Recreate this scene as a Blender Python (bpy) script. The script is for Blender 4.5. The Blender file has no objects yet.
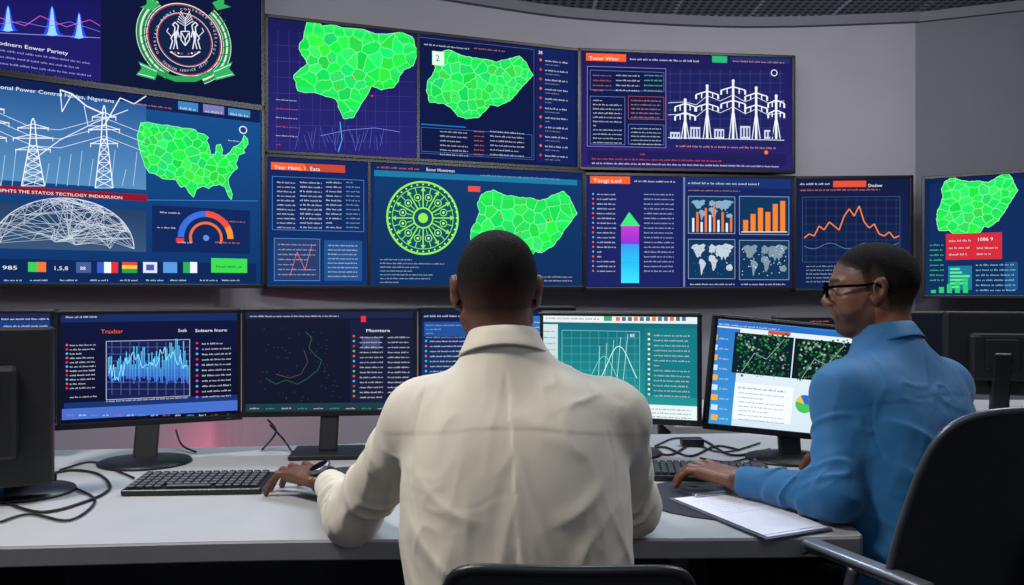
import bpy, bmesh, math, random
import numpy as np
from mathutils import Vector, Matrix
from mathutils.geometry import tessellate_polygon
random.seed(7); rng=np.random.RandomState(5)
F=800.;CX=512.;CY=290.;EYE=1.25
SC=bpy.context.scene
COL=SC.collection
def W(px,py,d): return Vector(((px-CX)*d/F,d,EYE+(CY-py)*d/F))
def onz(px,py,z=.75):
    d=(EYE-z)*F/(py-CY); return W(px,py,d)
def lin(c):
    o=[]
    for v in c[:3]:
        v=v/255.
        o.append(v/12.92 if v<=.04045 else ((v+.055)/1.055)**2.4)
    return tuple(o)
# ---------------------------------------------------------------- materials
def mat(name,c,rough=.5,metal=0,var=.12,vscale=30,bump=0,bscale=200,spec=.5,sheen=0,c2=None,wrinkle=0,attrs=()):
    m=bpy.data.materials.new(name); m.use_nodes=True
    nt=m.node_tree; b=nt.nodes['Principled BSDF']
    b.inputs['Roughness'].default_value=rough; b.inputs['Metallic'].default_value=metal
    b.inputs['Specular IOR Level'].default_value=spec
    if sheen: b.inputs['Sheen Weight'].default_value=sheen
    tc=nt.nodes.new('ShaderNodeTexCoord')
    n=nt.nodes.new('ShaderNodeTexNoise'); n.inputs['Scale'].default_value=vscale; n.inputs['Detail'].default_value=4
    nt.links.new(tc.outputs['Object'],n.inputs['Vector'])
    r=nt.nodes.new('ShaderNodeValToRGB')
    a=lin(c); bb=lin(c2) if c2 else tuple(min(1,x*(1+var)) for x in a); aa=tuple(x*(1-var) for x in a)
    r.color_ramp.elements[0].color=(*aa,1); r.color_ramp.elements[1].color=(*bb,1)
    r.color_ramp.elements[0].position=.3; r.color_ramp.elements[1].position=.7
    nt.links.new(n.outputs['Fac'],r.inputs['Fac'])
    colout=r.outputs['Color']
    for (nm,cc) in attrs:
        at=nt.nodes.new('ShaderNodeAttribute'); at.attribute_name=nm
        mx=nt.nodes.new('ShaderNodeMix'); mx.data_type='RGBA'; nt.links.new(at.outputs['Fac'],mx.inputs[0]); nt.links.new(colout,mx.inputs[6]); mx.inputs[7].default_value=(*lin(cc),1)
        colout=mx.outputs[2]
    nt.links.new(colout,b.inputs['Base Color'])
    prevn=None
    if wrinkle:
        nw=nt.nodes.new('ShaderNodeTexNoise'); nw.inputs['Scale'].default_value=16; nw.inputs['Detail'].default_value=4; nw.inputs['Distortion'].default_value=.8
        try: nw.noise_type='RIDGED_MULTIFRACTAL'
        except Exception: pass
        nt.links.new(tc.outputs['Object'],nw.inputs['Vector'])
        bw=nt.nodes.new('ShaderNodeBump'); bw.inputs['Strength'].default_value=wrinkle; bw.inputs['Distance'].default_value=.004
        nt.links.new(nw.outputs['Fac'],bw.inputs['Height']); prevn=bw.outputs['Normal']; nt.links.new(prevn,b.inputs['Normal'])
    if bump:
        n2=nt.nodes.new('ShaderNodeTexNoise'); n2.inputs['Scale'].default_value=bscale; n2.inputs['Detail'].default_value=3
        nt.links.new(tc.outputs['Object'],n2.inputs['Vector'])
        bp=nt.nodes.new('ShaderNodeBump'); bp.inputs['Strength'].default_value=bump; bp.inputs['Distance'].default_value=.002
        nt.links.new(n2.outputs['Fac'],bp.inputs['Height']); 
        if prevn: nt.links.new(prevn,bp.inputs['Normal'])
        nt.links.new(bp.outputs['Normal'],b.inputs['Normal'])
    return m
M_disp=bpy.data.materials.new('display_glow'); M_disp.use_nodes=True
nt=M_disp.node_tree; nt.nodes.clear()
o=nt.nodes.new('ShaderNodeOutputMaterial'); e=nt.nodes.new('ShaderNodeEmission'); at=nt.nodes.new('ShaderNodeAttribute')
at.attribute_name='Col'; e.inputs['Strength'].default_value=1.1
nt.links.new(at.outputs['Color'],e.inputs['Color']); nt.links.new(e.outputs[0],o.inputs[0])
M_black=mat('black_plastic',(24,24,28),.35,bump=.15,bscale=600)
M_bezel=mat('bezel_black',(13,13,16),.35)
M_back=mat('monitor_back_plastic',(24,24,28),.45,bump=.2,bscale=500)
M_key=mat('key_plastic',(40,42,50),.5)
M_chrome=mat('chrome',(190,192,200),.22,metal=.85)
M_arm=mat('armrest_metal',(128,131,142),.32,metal=.5)
M_grey=mat('grey_metal',(84,87,96),.35,metal=.5)
M_mesh=mat('chair_mesh',(28,29,36),.5,bump=.7,bscale=900)
M_seat=mat('seat_fabric',(28,28,34),.9,bump=.6,bscale=500)
M_desk=mat('desk_laminate',(164,164,166),.5,var=.04,vscale=8,bump=.05,bscale=300)
M_edge=mat('desk_edge',(130,130,135),.5,var=.04)
M_leg=mat('desk_panel',(52,52,60),.5)
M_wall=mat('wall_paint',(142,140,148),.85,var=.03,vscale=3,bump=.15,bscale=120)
M_wallr=mat('wall_right_dark',(102,102,110),.85,var=.03,vscale=3,bump=.15,bscale=120)  # right wall: same finish as the other walls, darker base tone
M_trim=mat('trim_paint',(100,100,108),.7,var=.03)
SKA=(('Stub',(26,20,20)),('Lip',(112,62,56)))
M_skin=mat('skin',(100,66,52),.45,var=.14,vscale=25,bump=.25,bscale=300,spec=.4,attrs=SKA)
M_skin2=mat('skin_warm',(112,73,57),.45,var=.14,vscale=25,bump=.25,bscale=300,spec=.4,attrs=SKA)
M_hair=mat('short_hair',(22,20,21),.9,var=.6,vscale=300,bump=1.0,bscale=520,spec=.15,attrs=(('Fade',(76,53,44)),))
M_cream=mat('cream_cotton',(210,202,186),.7,var=.03,vscale=12,bump=.3,bscale=900,sheen=.15,spec=.3,wrinkle=.22)
M_blue=mat('blue_cotton',(32,98,148),.66,var=.07,vscale=12,bump=.3,bscale=900,sheen=.15,spec=.3,wrinkle=.32)
M_trous=mat('dark_trousers',(26,28,38),.85,bump=.3,bscale=600,wrinkle=.4)
M_shoe=mat('black_leather',(18,16,16),.35)
M_eye=mat('eye_white',(150,140,134),.35,var=.02)
M_iris=mat('iris',(30,18,12),.15)
M_cable=mat('cable_rubber',(14,14,16),.5)
M_paper=mat('paper',(222,222,232),.8,var=.03)
M_ink=mat('ink_grey',(188,190,204),.8)
M_paper2=mat('clipboard_board',(86,88,105),.6)
M_pad=mat('mousepad',(34,36,48),.85,bump=.4,bscale=900)
M_watch=mat('watch_black',(20,21,25),.35,metal=.3)
M_wrim=mat('watch_steel',(120,124,134),.3,metal=.7)
M_wface=mat('watch_glass',(10,10,14),.08)
# ---------------------------------------------------------------- object helpers
def empty(name,loc,label,cat,group=None):
    ob=bpy.data.objects.new(name,None); ob.location=loc; ob.empty_display_size=.05
    COL.objects.link(ob); ob['label']=label; ob['category']=cat
    if group: ob['group']=group
    return ob
def wloc(ob):
    v=Vector((0,0,0))
    while ob is not None:
        v=v+ob.location; ob=ob.parent
    return v
def mkobj(name,verts,faces,mats,parent=None,smooth=False,label=None,cat=None,group=None,fmat=None,origin=None):
    me=bpy.data.meshes.new(name)
    if parent is not None: off=wloc(parent)
    elif origin is not None: off=Vector(origin)
    else: off=Vector((0,0,0))
    V=np.asarray([tuple(v) for v in verts] if not isinstance(verts,np.ndarray) else verts,dtype=float)-np.array(off)
    me.from_pydata(V.tolist(),[],faces if isinstance(faces,list) else faces.tolist())
    for m in (mats if isinstance(mats,(list,tuple)) else [mats]): me.materials.append(m)
    if smooth: me.polygons.foreach_set('use_smooth',[True]*len(me.polygons))
    if fmat is not None: me.polygons.foreach_set('material_index',fmat)
    me.update()
    ob=bpy.data.objects.new(name,me); COL.objects.link(ob)
    if parent is not None: ob.parent=parent
    else: ob.location=off
    if label: ob['label']=label
    if cat: ob['category']=cat
    if group: ob['group']=group
    return ob
class MB:
    def __init__(s): s.v=[];s.f=[]
    def add(s,vs,fs):
        b=len(s.v); s.v+= [Vector(v) for v in vs]; s.f+=[tuple(b+i for i in f) for f in fs]
    def box(s,M,size,bev=0,seg=2):
        bm=bmesh.new(); bmesh.ops.create_cube(bm,size=1)
        bmesh.ops.scale(bm,vec=size,verts=bm.verts)
        if bev: bmesh.ops.bevel(bm,geom=bm.edges[:],offset=bev,segments=seg,affect='EDGES',profile=.5)
        bm.verts.index_update()
        s.add([M@v.co for v in bm.verts],[[v.index for v in f.verts] for f in bm.faces]); bm.free(); return s
    def tube(s,pts,r,seg=10,cap=True):
        pts=[Vector(p) for p in pts]; n=len(pts)
        rs=r if isinstance(r,(list,tuple)) else [r]*n
        vs=[];fs=[]
        up=Vector((0,0,1))
        prev=None
        for i,p in enumerate(pts):
            t=(pts[min(i+1,n-1)]-pts[max(i-1,0)]).normalized()
            if prev is None:
                a=t.cross(up)
                if a.length<.1: a=t.cross(Vector((1,0,0)))
            else:
                a=prev-t*prev.dot(t)
            a.normalize(); prev=a; b=t.cross(a)
            for k in range(seg):
                an=2*math.pi*k/seg
                vs.append(p+(a*math.cos(an)+b*math.sin(an))*rs[i])
        for i in range(n-1):
            for k in range(seg):
                k2=(k+1)%seg
                fs.append((i*seg+k,i*seg+k2,(i+1)*seg+k2,(i+1)*seg+k))
        if cap: fs.append(tuple(range(seg-1,-1,-1))); fs.append(tuple((n-1)*seg+k for k in range(seg)))
        s.add(vs,fs); return s
    def lathe(s,M,prof,seg=32,sx=1,sy=1):
        vs=[];fs=[];n=len(prof)
        for (r,z) in prof:
            for k in range(seg):
                an=2*math.pi*k/seg; vs.append(M@Vector((r*sx*math.cos(an),r*sy*math.sin(an),z)))
        for i in range(n-1):
            for k in range(seg):
                k2=(k+1)%seg; fs.append((i*seg+k,i*seg+k2,(i+1)*seg+k2,(i+1)*seg+k))
        fs.append(tuple(range(seg-1,-1,-1))); fs.append(tuple((n-1)*seg+k for k in range(seg)))
        s.add(vs,fs); return s
    def sphere(s,c,r,seg=16,rg=10,sc=(1,1,1)):
        prof=[(max(1e-4,math.sin(math.pi*i/rg))*r,-math.cos(math.pi*i/rg)*r*sc[2]) for i in range(rg+1)]
        return s.lathe(Matrix.Translation(c),prof,seg,sc[0],sc[1])
    def obj(s,name,m,parent=None,smooth=False,**k): return mkobj(name,s.v,s.f,m,parent,smooth,**k)
def T(p): return Matrix.Translation(Vector(p))
def frameM(c,x,y,z):
    return Matrix(((x[0],y[0],z[0],c[0]),(x[1],y[1],z[1],c[1]),(x[2],y[2],z[2],c[2]),(0,0,0,1)))
def smoothpts(pts,n=8,closed=False):
    pts=[Vector(p) for p in pts]; out=[]; N=len(pts)
    for i in range(N if closed else N-1):
        if closed: p0,p1,p2,p3=pts[i-1],pts[i],pts[(i+1)%N],pts[(i+2)%N]
        else: p0,p1,p2,p3=pts[max(i-1,0)],pts[i],pts[i+1],pts[min(i+2,N-1)]
        for k in range(n):
            t=k/n
            out.append(.5*((2*p1)+(-p0+p2)*t+(2*p0-5*p1+4*p2-p3)*t*t+(-p0+3*p1-3*p2+p3)*t**3))
    if not closed: out.append(pts[-1])
    return out
# ---------------------------------------------------------------- display canvas
FC={}
def fontmesh(txt):
    if txt in FC: return FC[txt]
    cu=bpy.data.curves.new('t','FONT'); cu.body=txt; cu.resolution_u=2; cu.size=1
    ob=bpy.data.objects.new('t',cu); COL.objects.link(ob)
    me=bpy.data.meshes.new_from_object(ob)
    vs=[(v.co.x,v.co.y) for v in me.vertices]; fs=[tuple(p.vertices) for p in me.polygons]
    bpy.data.objects.remove(ob); bpy.data.curves.remove(cu); bpy.data.meshes.remove(me)
    FC[txt]=(vs,fs); return FC[txt]
WHT=(235,240,250)
class Panel:
    def __init__(s,pl,dl,pr,dr,zb,zt,drop=0):
        A=Vector(((pl-CX)*dl/F,dl,zb)); B=Vector(((pr-CX)*dr/F,dr,zb-drop))
        s.O=A; s.U=(B-A).normalized(); s.Wd=(B-A).length; s.H=zt-zb
        s.N=s.U.cross(Vector((0,0,1))).normalized(); s.V=s.N.cross(s.U).normalized()
        s.v=[];s.f=[];s.c=[]
    def L(s,px,py):
        d=Vector(((px-CX)/F,1,(CY-py)/F)); C=Vector((0,0,EYE))
        t=s.N.dot(s.O-C)/s.N.dot(d); P=C+d*t-s.O
        return P.dot(s.U),P.dot(s.V),t
    def raw(s,loc,faces,col,layer):
        b=len(s.v); off=.0006+layer*.0006
        for (u,v) in loc:
            u=min(max(u,0),s.Wd); v=min(max(v,0),s.H)
            s.v.append(s.O+s.U*u+s.V*v+s.N*off)
        for f in faces:
            s.f.append(tuple(b+i for i in f))
            for i in f: s.c.append(lin(col[i]) if isinstance(col,list) else lin(col))
    def scale_from(s,start,px,py,k):
        u,v,_=s.L(px,py); c=s.O+s.U*u+s.V*v
        for i in range(start,len(s.v)):
            r=s.v[i]-c; n=r.dot(s.N); r=r-s.N*n; s.v[i]=c+r*k+s.N*n
    def lrect(s,u0,v0,u1,v1,col,layer):
        s.raw([(u0,v0),(u1,v0),(u1,v1),(u0,v1)],[(0,1,2,3)],col,layer)
    def bg(s,bot,top): s.lrect(0,0,s.Wd,s.H,[bot,bot,top,top],0)
    def rect(s,x0,y0,x1,y1,col,layer=1,col2=None):
        u0,v1,_=s.L(x0,y0); u1,v0,_=s.L(x1,y1)
        s.lrect(u0,v0,u1,v1,[col2,col2,col,col] if col2 else col,layer)
    def box(s,x0,y0,x1,y1,col,layer=2,w=.7):
        u0,v1,t=s.L(x0,y0); u1,v0,_=s.L(x1,y1); h=w*t/F
        s.lrect(u0,v0,u1,v0+h,col,layer); s.lrect(u0,v1-h,u1,v1,col,layer)
        s.lrect(u0,v0,u0+h,v1,col,layer); s.lrect(u1-h,v0,u1,v1,col,layer)
    def lpoly(s,loc,col,layer):
        if len(loc)<3: return
        tr=tessellate_polygon([[Vector((u,v,0)) for u,v in loc]])
        s.raw(loc,[tuple(t) for t in tr],col,layer)
    def poly(s,pts,col,layer=2): s.lpoly([s.L(*p)[:2] for p in pts],col,layer)
    def lline(s,loc,w,col,layer):
        for (a,b) in zip(loc[:-1],loc[1:]):
            dx,dy=b[0]-a[0],b[1]-a[1]; l=math.hypot(dx,dy)
            if l<1e-6: continue
            nx,ny=-dy/l*w/2,dx/l*w/2
            s.raw([(a[0]-nx,a[1]-ny),(b[0]-nx,b[1]-ny),(b[0]+nx,b[1]+ny),(a[0]+nx,a[1]+ny)],[(0,1,2,3)],col,layer)
    def line(s,pts,w,col,layer=3):
        q=[s.L(*p) for p in pts]; s.lline([(a[0],a[1]) for a in q],w*q[0][2]/F,col,layer)
    def arc(s,x,y,r,a0,a1,w,col,layer=3,n=36,sy=1):
        u,v,t=s.L(x,y); R=r*t/F; loc=[]
        for i in range(n+1):
            a=math.radians(a0+(a1-a0)*i/n); loc.append((u+R*math.cos(a),v+R*sy*math.sin(a)))
        s.lline(loc,w*t/F,col,layer)
    def disc(s,x,y,r,col,layer=3,a0=0,a1=360,n=24):
        u,v,t=s.L(x,y); R=r*t/F; loc=[] if a1-a0>=360 else [(u,v)]
        for i in range(n+(0 if a1-a0>=360 else 1)):
            a=math.radians(a0+(a1-a0)*i/n); loc.append((u+R*math.cos(a),v+R*math.sin(a)))
        s.lpoly(loc,col,layer)
    def text(s,x,y,txt,h,col=WHT,layer=4,w=None,rot=0,center=False):
        vs,fs=fontmesh(txt)
        if not vs: return
        u,v,t=s.L(x,y); k=h*t/F/.72; kx=k
        wid=max(a[0] for a in vs)
        if w:
            u2=s.L(x+w,y)[0]; kx=(u2-u)/wid
        c,sn=math.cos(rot),math.sin(rot); loc=[]
        for (a,b) in vs:
            a=(a-(wid/2 if center else 0))*kx; b=b*k
            loc.append((u+a*c-b*sn,v+a*sn+b*c))
        s.raw(loc,fs,col,layer)
    def micro(s,x0,y,x1,h=1.6,col=WHT,layer=4,fill=1.0):
        u,v,t=s.L(x0,y); u1,_,_=s.L(x1,y); k=t/F; hh=h*k*.72
        col=tuple(c*.80+14 for c in col)
        end=u+(u1-u)*fill
        while u<end:
            for i in range(random.randint(2,7)):
                if u+hh*.5>end: break
                r=random.choice([.65,.7,1.0]); 
                s.lrect(u,v,u+hh*.34,v+hh*r,col,layer); u+=hh*.66
            u+=hh*.6
            if random.random()<.02: break
    def cmap(s,outl,x0,y0,x1,y1,n,base,layer=2,gap=.038,seed=1,jit=.05):
        R=random.Random(seed); n=int(n*1.6)
        u0,v1,t=s.L(x0,y0); u1,v0,_=s.L(x1,y1)
        pts=[(u0+(u1-u0)*a,v1+(v0-v1)*b) for a,b in outl]
        P=[]
        for i in range(len(pts)):
            a=pts[i];b=pts[(i+1)%len(pts)]; l=math.hypot(b[0]-a[0],b[1]-a[1])
            P.append(a)
            for k in (.2,.4,.6,.8):
                P.append((a[0]+(b[0]-a[0])*k+R.uniform(-jit,jit)*l,a[1]+(b[1]-a[1])*k+R.uniform(-jit,jit)*l))
        def inside(p,PP=P):
            c=False;j=len(PP)-1
            for i in range(len(PP)):
                if (PP[i][1]>p[1])!=(PP[j][1]>p[1]) and p[0]<(PP[j][0]-PP[i][0])*(p[1]-PP[i][1])/(PP[j][1]-PP[i][1])+PP[i][0]: c=not c
                j=i
            return c
        s.lline(P+[P[0]],.5*t/F,base,layer+2)
        seeds=[];tries=0
        md=math.sqrt(abs((u1-u0)*(v1-v0))/n)*.58
        while len(seeds)<n and tries<8000:
            tries+=1
            p=(R.uniform(min(u0,u1),max(u0,u1)),R.uniform(min(v0,v1),max(v0,v1)))
            if inside(p) and all(math.hypot(p[0]-q[0],p[1]-q[1])>md for q in seeds): seeds.append(p)
        gc=[(R.randint(18,46),R.randint(212,246),R.randint(66,112)) for _ in P]
        s.lpoly(P,gc,layer+1)
        big=[(min(u0,u1)-1,min(v0,v1)-1),(max(u0,u1)+1,min(v0,v1)-1),(max(u0,u1)+1,max(v0,v1)+1),(min(u0,u1)-1,max(v0,v1)+1)]
        lw=gap*10*t/F
        done=set()
        for a in seeds:
            cell=big
            for b in seeds:
                if b is a: continue
                dx,dy=b[0]-a[0],b[1]-a[1]; l=math.hypot(dx,dy)
                nx,ny=dx/l,dy/l; c=nx*(a[0]+b[0])/2+ny*(a[1]+b[1])/2
                out=[];m=len(cell)
                for i in range(m):
                    p=cell[i];q=cell[(i+1)%m]; dp=nx*p[0]+ny*p[1]-c; dq=nx*q[0]+ny*q[1]-c
                    if dp<=0: out.append(p)
                    if (dp<0)!=(dq<0):
                        k=dp/(dp-dq); out.append((p[0]+(q[0]-p[0])*k,p[1]+(q[1]-p[1])*k))
                cell=out
                if len(cell)<3: break
            if len(cell)>=3 and all(inside(c_) for c_ in cell):
                g=R.randint(212,246); s.lpoly([(a[0]+(c_[0]-a[0])*.97,a[1]+(c_[1]-a[1])*.97) for c_ in cell],(R.randint(20,56),g,R.randint(64,112)),layer+1.4)
            for i in range(len(cell)):
                p=cell[i];q=cell[(i+1)%len(cell)]
                key=tuple(sorted([(round(p[0],4),round(p[1],4)),(round(q[0],4),round(q[1],4))]))
                if key in done: continue
                done.add(key)
                l=math.hypot(q[0]-p[0],q[1]-p[1]); ns=max(2,min(60,int(l/(1.8*t/F))))
                pp=[(p[0]+(q[0]-p[0])*j/ns+(R.uniform(-.7,.7)*t/F if 0<j<ns else 0),p[1]+(q[1]-p[1])*j/ns+(R.uniform(-.7,.7)*t/F if 0<j<ns else 0)) for j in range(ns+1)]
                for j in range(ns):
                    if inside(pp[j]) and inside(pp[j+1]): s.lline([pp[j],pp[j+1]],lw,base,layer+2)
    def pylon(s,x,yb,h,w,col=WHT,lw=1.1,layer=3):
        yt=yb-h
        s.line([(x-w*.32,yb),(x-w*.1,yt+h*.35),(x-w*.05,yt),(x,yt-h*.06),(x+w*.05,yt),(x+w*.1,yt+h*.35),(x+w*.32,yb)],lw,col,layer)
        for i,fy in enumerate((.08,.24,.42)):
            aw=w*(.42,.55,.48)[i]; y=yt+h*fy
            s.line([(x-aw,y+1),(x,y-h*.05),(x+aw,y+1),(x-aw,y+1)],lw*.8,col,layer)
            s.line([(x-aw,y),(x-aw,y+h*.06)],lw*.7,col,layer); s.line([(x+aw,y),(x+aw,y+h*.06)],lw*.7,col,layer)
        n=6
        for i in range(n):
            f0=.35+.65*i/n;f1=.35+.65*(i+1)/n
            w0=w*(.1+.22*(f0-.35)/.65);w1=w*(.1+.22*(f1-.35)/.65)
            s.line([(x-w0,yt+h*f0),(x+w1,yt+h*f1)],lw*.7,col,layer); s.line([(x+w0,yt+h*f0),(x-w1,yt+h*f1)],lw*.7,col,layer)
            s.line([(x-w1,yt+h*f1),(x+w1,yt+h*f1)],lw*.6,col,layer)
    def build(s,parent,name='screen'):
        ob=mkobj(name,s.v,s.f,M_disp,parent)
        ca=ob.data.color_attributes.new('Col','FLOAT_COLOR','CORNER')
        arr=np.ones((len(s.c),4),dtype=np.float32); arr[:,:3]=np.array(s.c)
        ca.data.foreach_set('color',arr.ravel())
        return ob
    def M(s,u,v,n):
        c=s.O+s.U*u+s.V*v+s.N*n
        return frameM(c,s.U,s.V,s.N)
NIG=[(.12,.08),(.22,.02),(.33,.08),(.45,.10),(.55,.10),(.65,.13),(.78,.05),(.87,.0),(.93,.08),(.97,.2),(1,.27),(.95,.36),(.9,.45),(.85,.55),(.78,.68),(.72,.73),(.66,.78),(.6,.76),(.55,.86),(.48,.97),(.38,1),(.3,.97),(.24,.86),(.17,.8),(.05,.8),(.02,.65),(.03,.5),(.07,.42),(.1,.3),(.08,.2)]
USA=[(.03,.02),(.09,.0),(.3,.02),(.50,.03),(.52,.07),(.58,.08),(.62,.12),(.60,.17),(.62,.22),(.64,.36),(.68,.36),(.69,.22),(.73,.20),(.75,.28),(.74,.36),(.78,.35),(.82,.30),(.85,.22),(.90,.18),(.93,.12),(.95,.03),(.985,.08),(.99,.15),(.945,.25),(.96,.29),(.90,.33),(.885,.42),(.87,.46),(.89,.52),(.83,.62),(.80,.70),(.81,.8),(.84,.92),(.83,1.0),(.80,.94),(.77,.82),(.72,.79),(.65,.82),(.62,.86),(.57,.83),(.51,.88),(.485,1.0),(.45,.95),(.41,.85),(.37,.87),(.33,.77),(.27,.77),(.22,.77),(.15,.71),(.10,.70),(.06,.6),(.03,.45),(.01,.32),(0,.2)]
WORLD=[[(.02,.2),(.06,.12),(.15,.08),(.2,.12),(.3,.07),(.35,.12),(.31,.2),(.34,.24),(.27,.32),(.24,.38),(.25,.44),(.21,.42),(.18,.46),(.15,.44),(.12,.36),(.1,.3),(.07,.22)],[(.22,.5),(.27,.5),(.32,.55),(.36,.62),(.33,.72),(.29,.8),(.27,.92),(.25,.96),(.24,.85),(.23,.72),(.2,.6)],[(.42,.3),(.44,.22),(.43,.16),(.49,.08),(.54,.12),(.58,.16),(.57,.26),(.55,.33),(.51,.3),(.49,.35),(.46,.31)],[(.43,.42),(.48,.38),(.56,.42),(.59,.5),(.63,.53),(.59,.62),(.58,.72),(.53,.84),(.5,.78),(.49,.66),(.47,.58),(.42,.54)],[(.58,.14),(.66,.1),(.72,.12),(.8,.06),(.92,.1),(.99,.14),(.96,.2),(.92,.22),(.93,.3),(.89,.32),(.87,.42),(.82,.44),(.8,.54),(.78,.46),(.75,.42),(.72,.54),(.69,.44),(.64,.4),(.61,.44),(.58,.36)],[(.8,.58),(.86,.6),(.84,.63)],[(.82,.7),(.88,.65),(.93,.64),(.97,.74),(.94,.82),(.86,.82),(.82,.78)]]
MB_=(165,255,185)
def worldmap(p,x0,y0,x1,y1,col,layer=3):
    u0,v1,_=p.L(x0,y0); u1,v0,_=p.L(x1,y1)
    for c in WORLD: p.lpoly([(u0+(u1-u0)*a,v1+(v0-v1)*b) for a,b in c],col,layer)
ORG=(245,95,40);NAVY=(18,26,62);RED=(225,50,60);CY_=(60,190,240)

def wall_display(p,label,group='video wall displays',splits=()):
    c=p.O+p.U*(p.Wd/2)+p.V*(p.H/2)
    E=empty('wall_display',c-p.N*.04,label,'screen',group)
    mb=MB()
    mb.box(p.M(p.Wd/2,p.H/2,-.028),(p.Wd+.03,p.H+.03,.054),.006)
    b=.022
    mb.box(p.M(p.Wd/2,-b/2+.008,.003),(p.Wd+.028,b,.018),.003); mb.box(p.M(p.Wd/2,p.H+b/2-.008,.003),(p.Wd+.028,b,.018),.003)
    mb.box(p.M(-b/2+.008,p.H/2,.003),(b,p.H+.028,.018),.003); mb.box(p.M(p.Wd+b/2-.008,p.H/2,.003),(b,p.H+.028,.018),.003)
    for sx in splits:
        u=p.L(sx,200)[0]; mb.box(p.M(u,p.H/2,.003),(.02,p.H,.016),.002)
    mb.obj('display_frame',M_bezel,E)
    mb=MB(); mb.box(p.M(p.Wd/2,p.H/2,-.075),(.4,.3,.05),.005); mb.box(p.M(p.Wd/2,p.H/2,-.11),(.12,.12,.08),.005); mb.obj('wall_bracket',M_grey,E)
    p.build(E)
    return E

# ===== A upper (emblem)
A_dl,A_pl=3.475,(-2.98*F/3.475+CX)
p=Panel(A_pl,A_dl,262,4.6,2.305,3.15)
p.bg((16,24,56),(16,22,60))
p.rect(-140,-60,101,82,(22,22,88),1,(34,30,108))
for x,h,w in ((8,26,11),(52,30,12),(79,26,10),(-30,24,12)):
    b_=30+.1*x
    pts=[]
    for k in range(13):
        q=(k-6)/6; pts.append((x+q*w,b_-h*math.exp(-(q*2.4)**2)))
    p.poly(pts+[(x,b_+1)],(40,80,235),3)
    pts=[(x+(k-6)/6*w*.5,b_-h*.95*math.exp(-((k-6)/6*2.2)**2)) for k in range(13)]
    p.poly(pts+[(x,b_+1)],(150,210,255),4)
p.line([(-20,20),(0,18),(25,26),(40,16),(66,27),(90,20),(100,26)],.6,(225,90,190),5)
p.line([(-20,26),(20,22),(45,27),(70,22),(100,32)],.6,(130,110,240),5)
p.line([(-100,28),(100,38)],.7,(140,150,220),4)
p.text(-6,44,'Bodnern Eower Pariety',4.0,WHT,4,w=74)
for i in range(4): p.micro(0,51+i*6.5,92,2.6,(170,180,225))
cx,cy=185,40
st0=len(p.v)
p.disc(cx,cy,43,(20,34,70),1)
p.arc(cx,cy,42.5,0,360,1.0,(235,240,240),4,48); p.arc(cx,cy,41,0,360,.7,(220,60,70),4,48); p.arc(cx,cy,31.5,0,360,.6,(235,240,240),4,48); p.arc(cx,cy,30.3,0,360,.5,(220,60,70),4,48)
for sg in (-1,1):
    a0,a1=(128,246) if sg<0 else (-66,52)
    p.arc(cx,cy,49,a0,a1,9,(32,140,76),5,40); p.arc(cx,cy,49,a0,a1,2.2,(215,232,218),6,40); p.arc(cx,cy,53.6,a0,a1,.7,(220,240,224),6,40); p.arc(cx,cy,44.6,a0,a1,.7,(220,240,224),6,40)
    for k in range(10):
        a=math.radians(a0+8+k*(a1-a0-16)/9); ca,sa=math.cos(a),math.sin(a)
        p.line([(cx+44.6*ca,cy-44.6*sa),(cx+53.6*math.cos(a+.09),cy-53.6*math.sin(a+.09))],.9,(18,96,52),7)
    x=cx+sg*50
    p.poly([(x-sg*18,-4),(x-sg*4,-10),(x-sg*4,-2),(x+sg*4,1),(x-sg*12,5)],(50,175,92),7)
    p.poly([(x-sg*18,76),(x+sg*6,66),(x+sg*2,74),(x+sg*9,82),(x-sg*14,88)],(50,175,92),7)
    p.line([(x-sg*16,78),(x+sg*4,69)],.8,WHT,8); p.line([(x-sg*13,85.5),(x+sg*6,80.5)],.8,WHT,8)
p.poly([(cx-34,75),(cx-14,83),(cx+14,83),(cx+34,75),(cx+32,82),(cx+12,90),(cx-12,90),(cx-32,82)],(44,160,84),7)
s_='OMERIAUN POWER CONTROKE NIGERIACT'
for i,ch in enumerate(s_):
    a=205-230*i/(len(s_)-1); ar=math.radians(a)
    if ch!=' ': p.text(cx+35*math.cos(ar),cy-35*math.sin(ar),ch,2.8,(205,212,225),6,rot=ar-math.pi/2,center=True)
s_='TECBLOG SERVICE IRIET'
for i,ch in enumerate(s_):
    a=225+90*i/(len(s_)-1); ar=math.radians(a)
    if ch!=' ': p.text(cx+38*math.cos(ar),cy-38*math.sin(ar),ch,2.8,(205,212,225),7,rot=ar+math.pi/2,center=True)
yo=3
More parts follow.
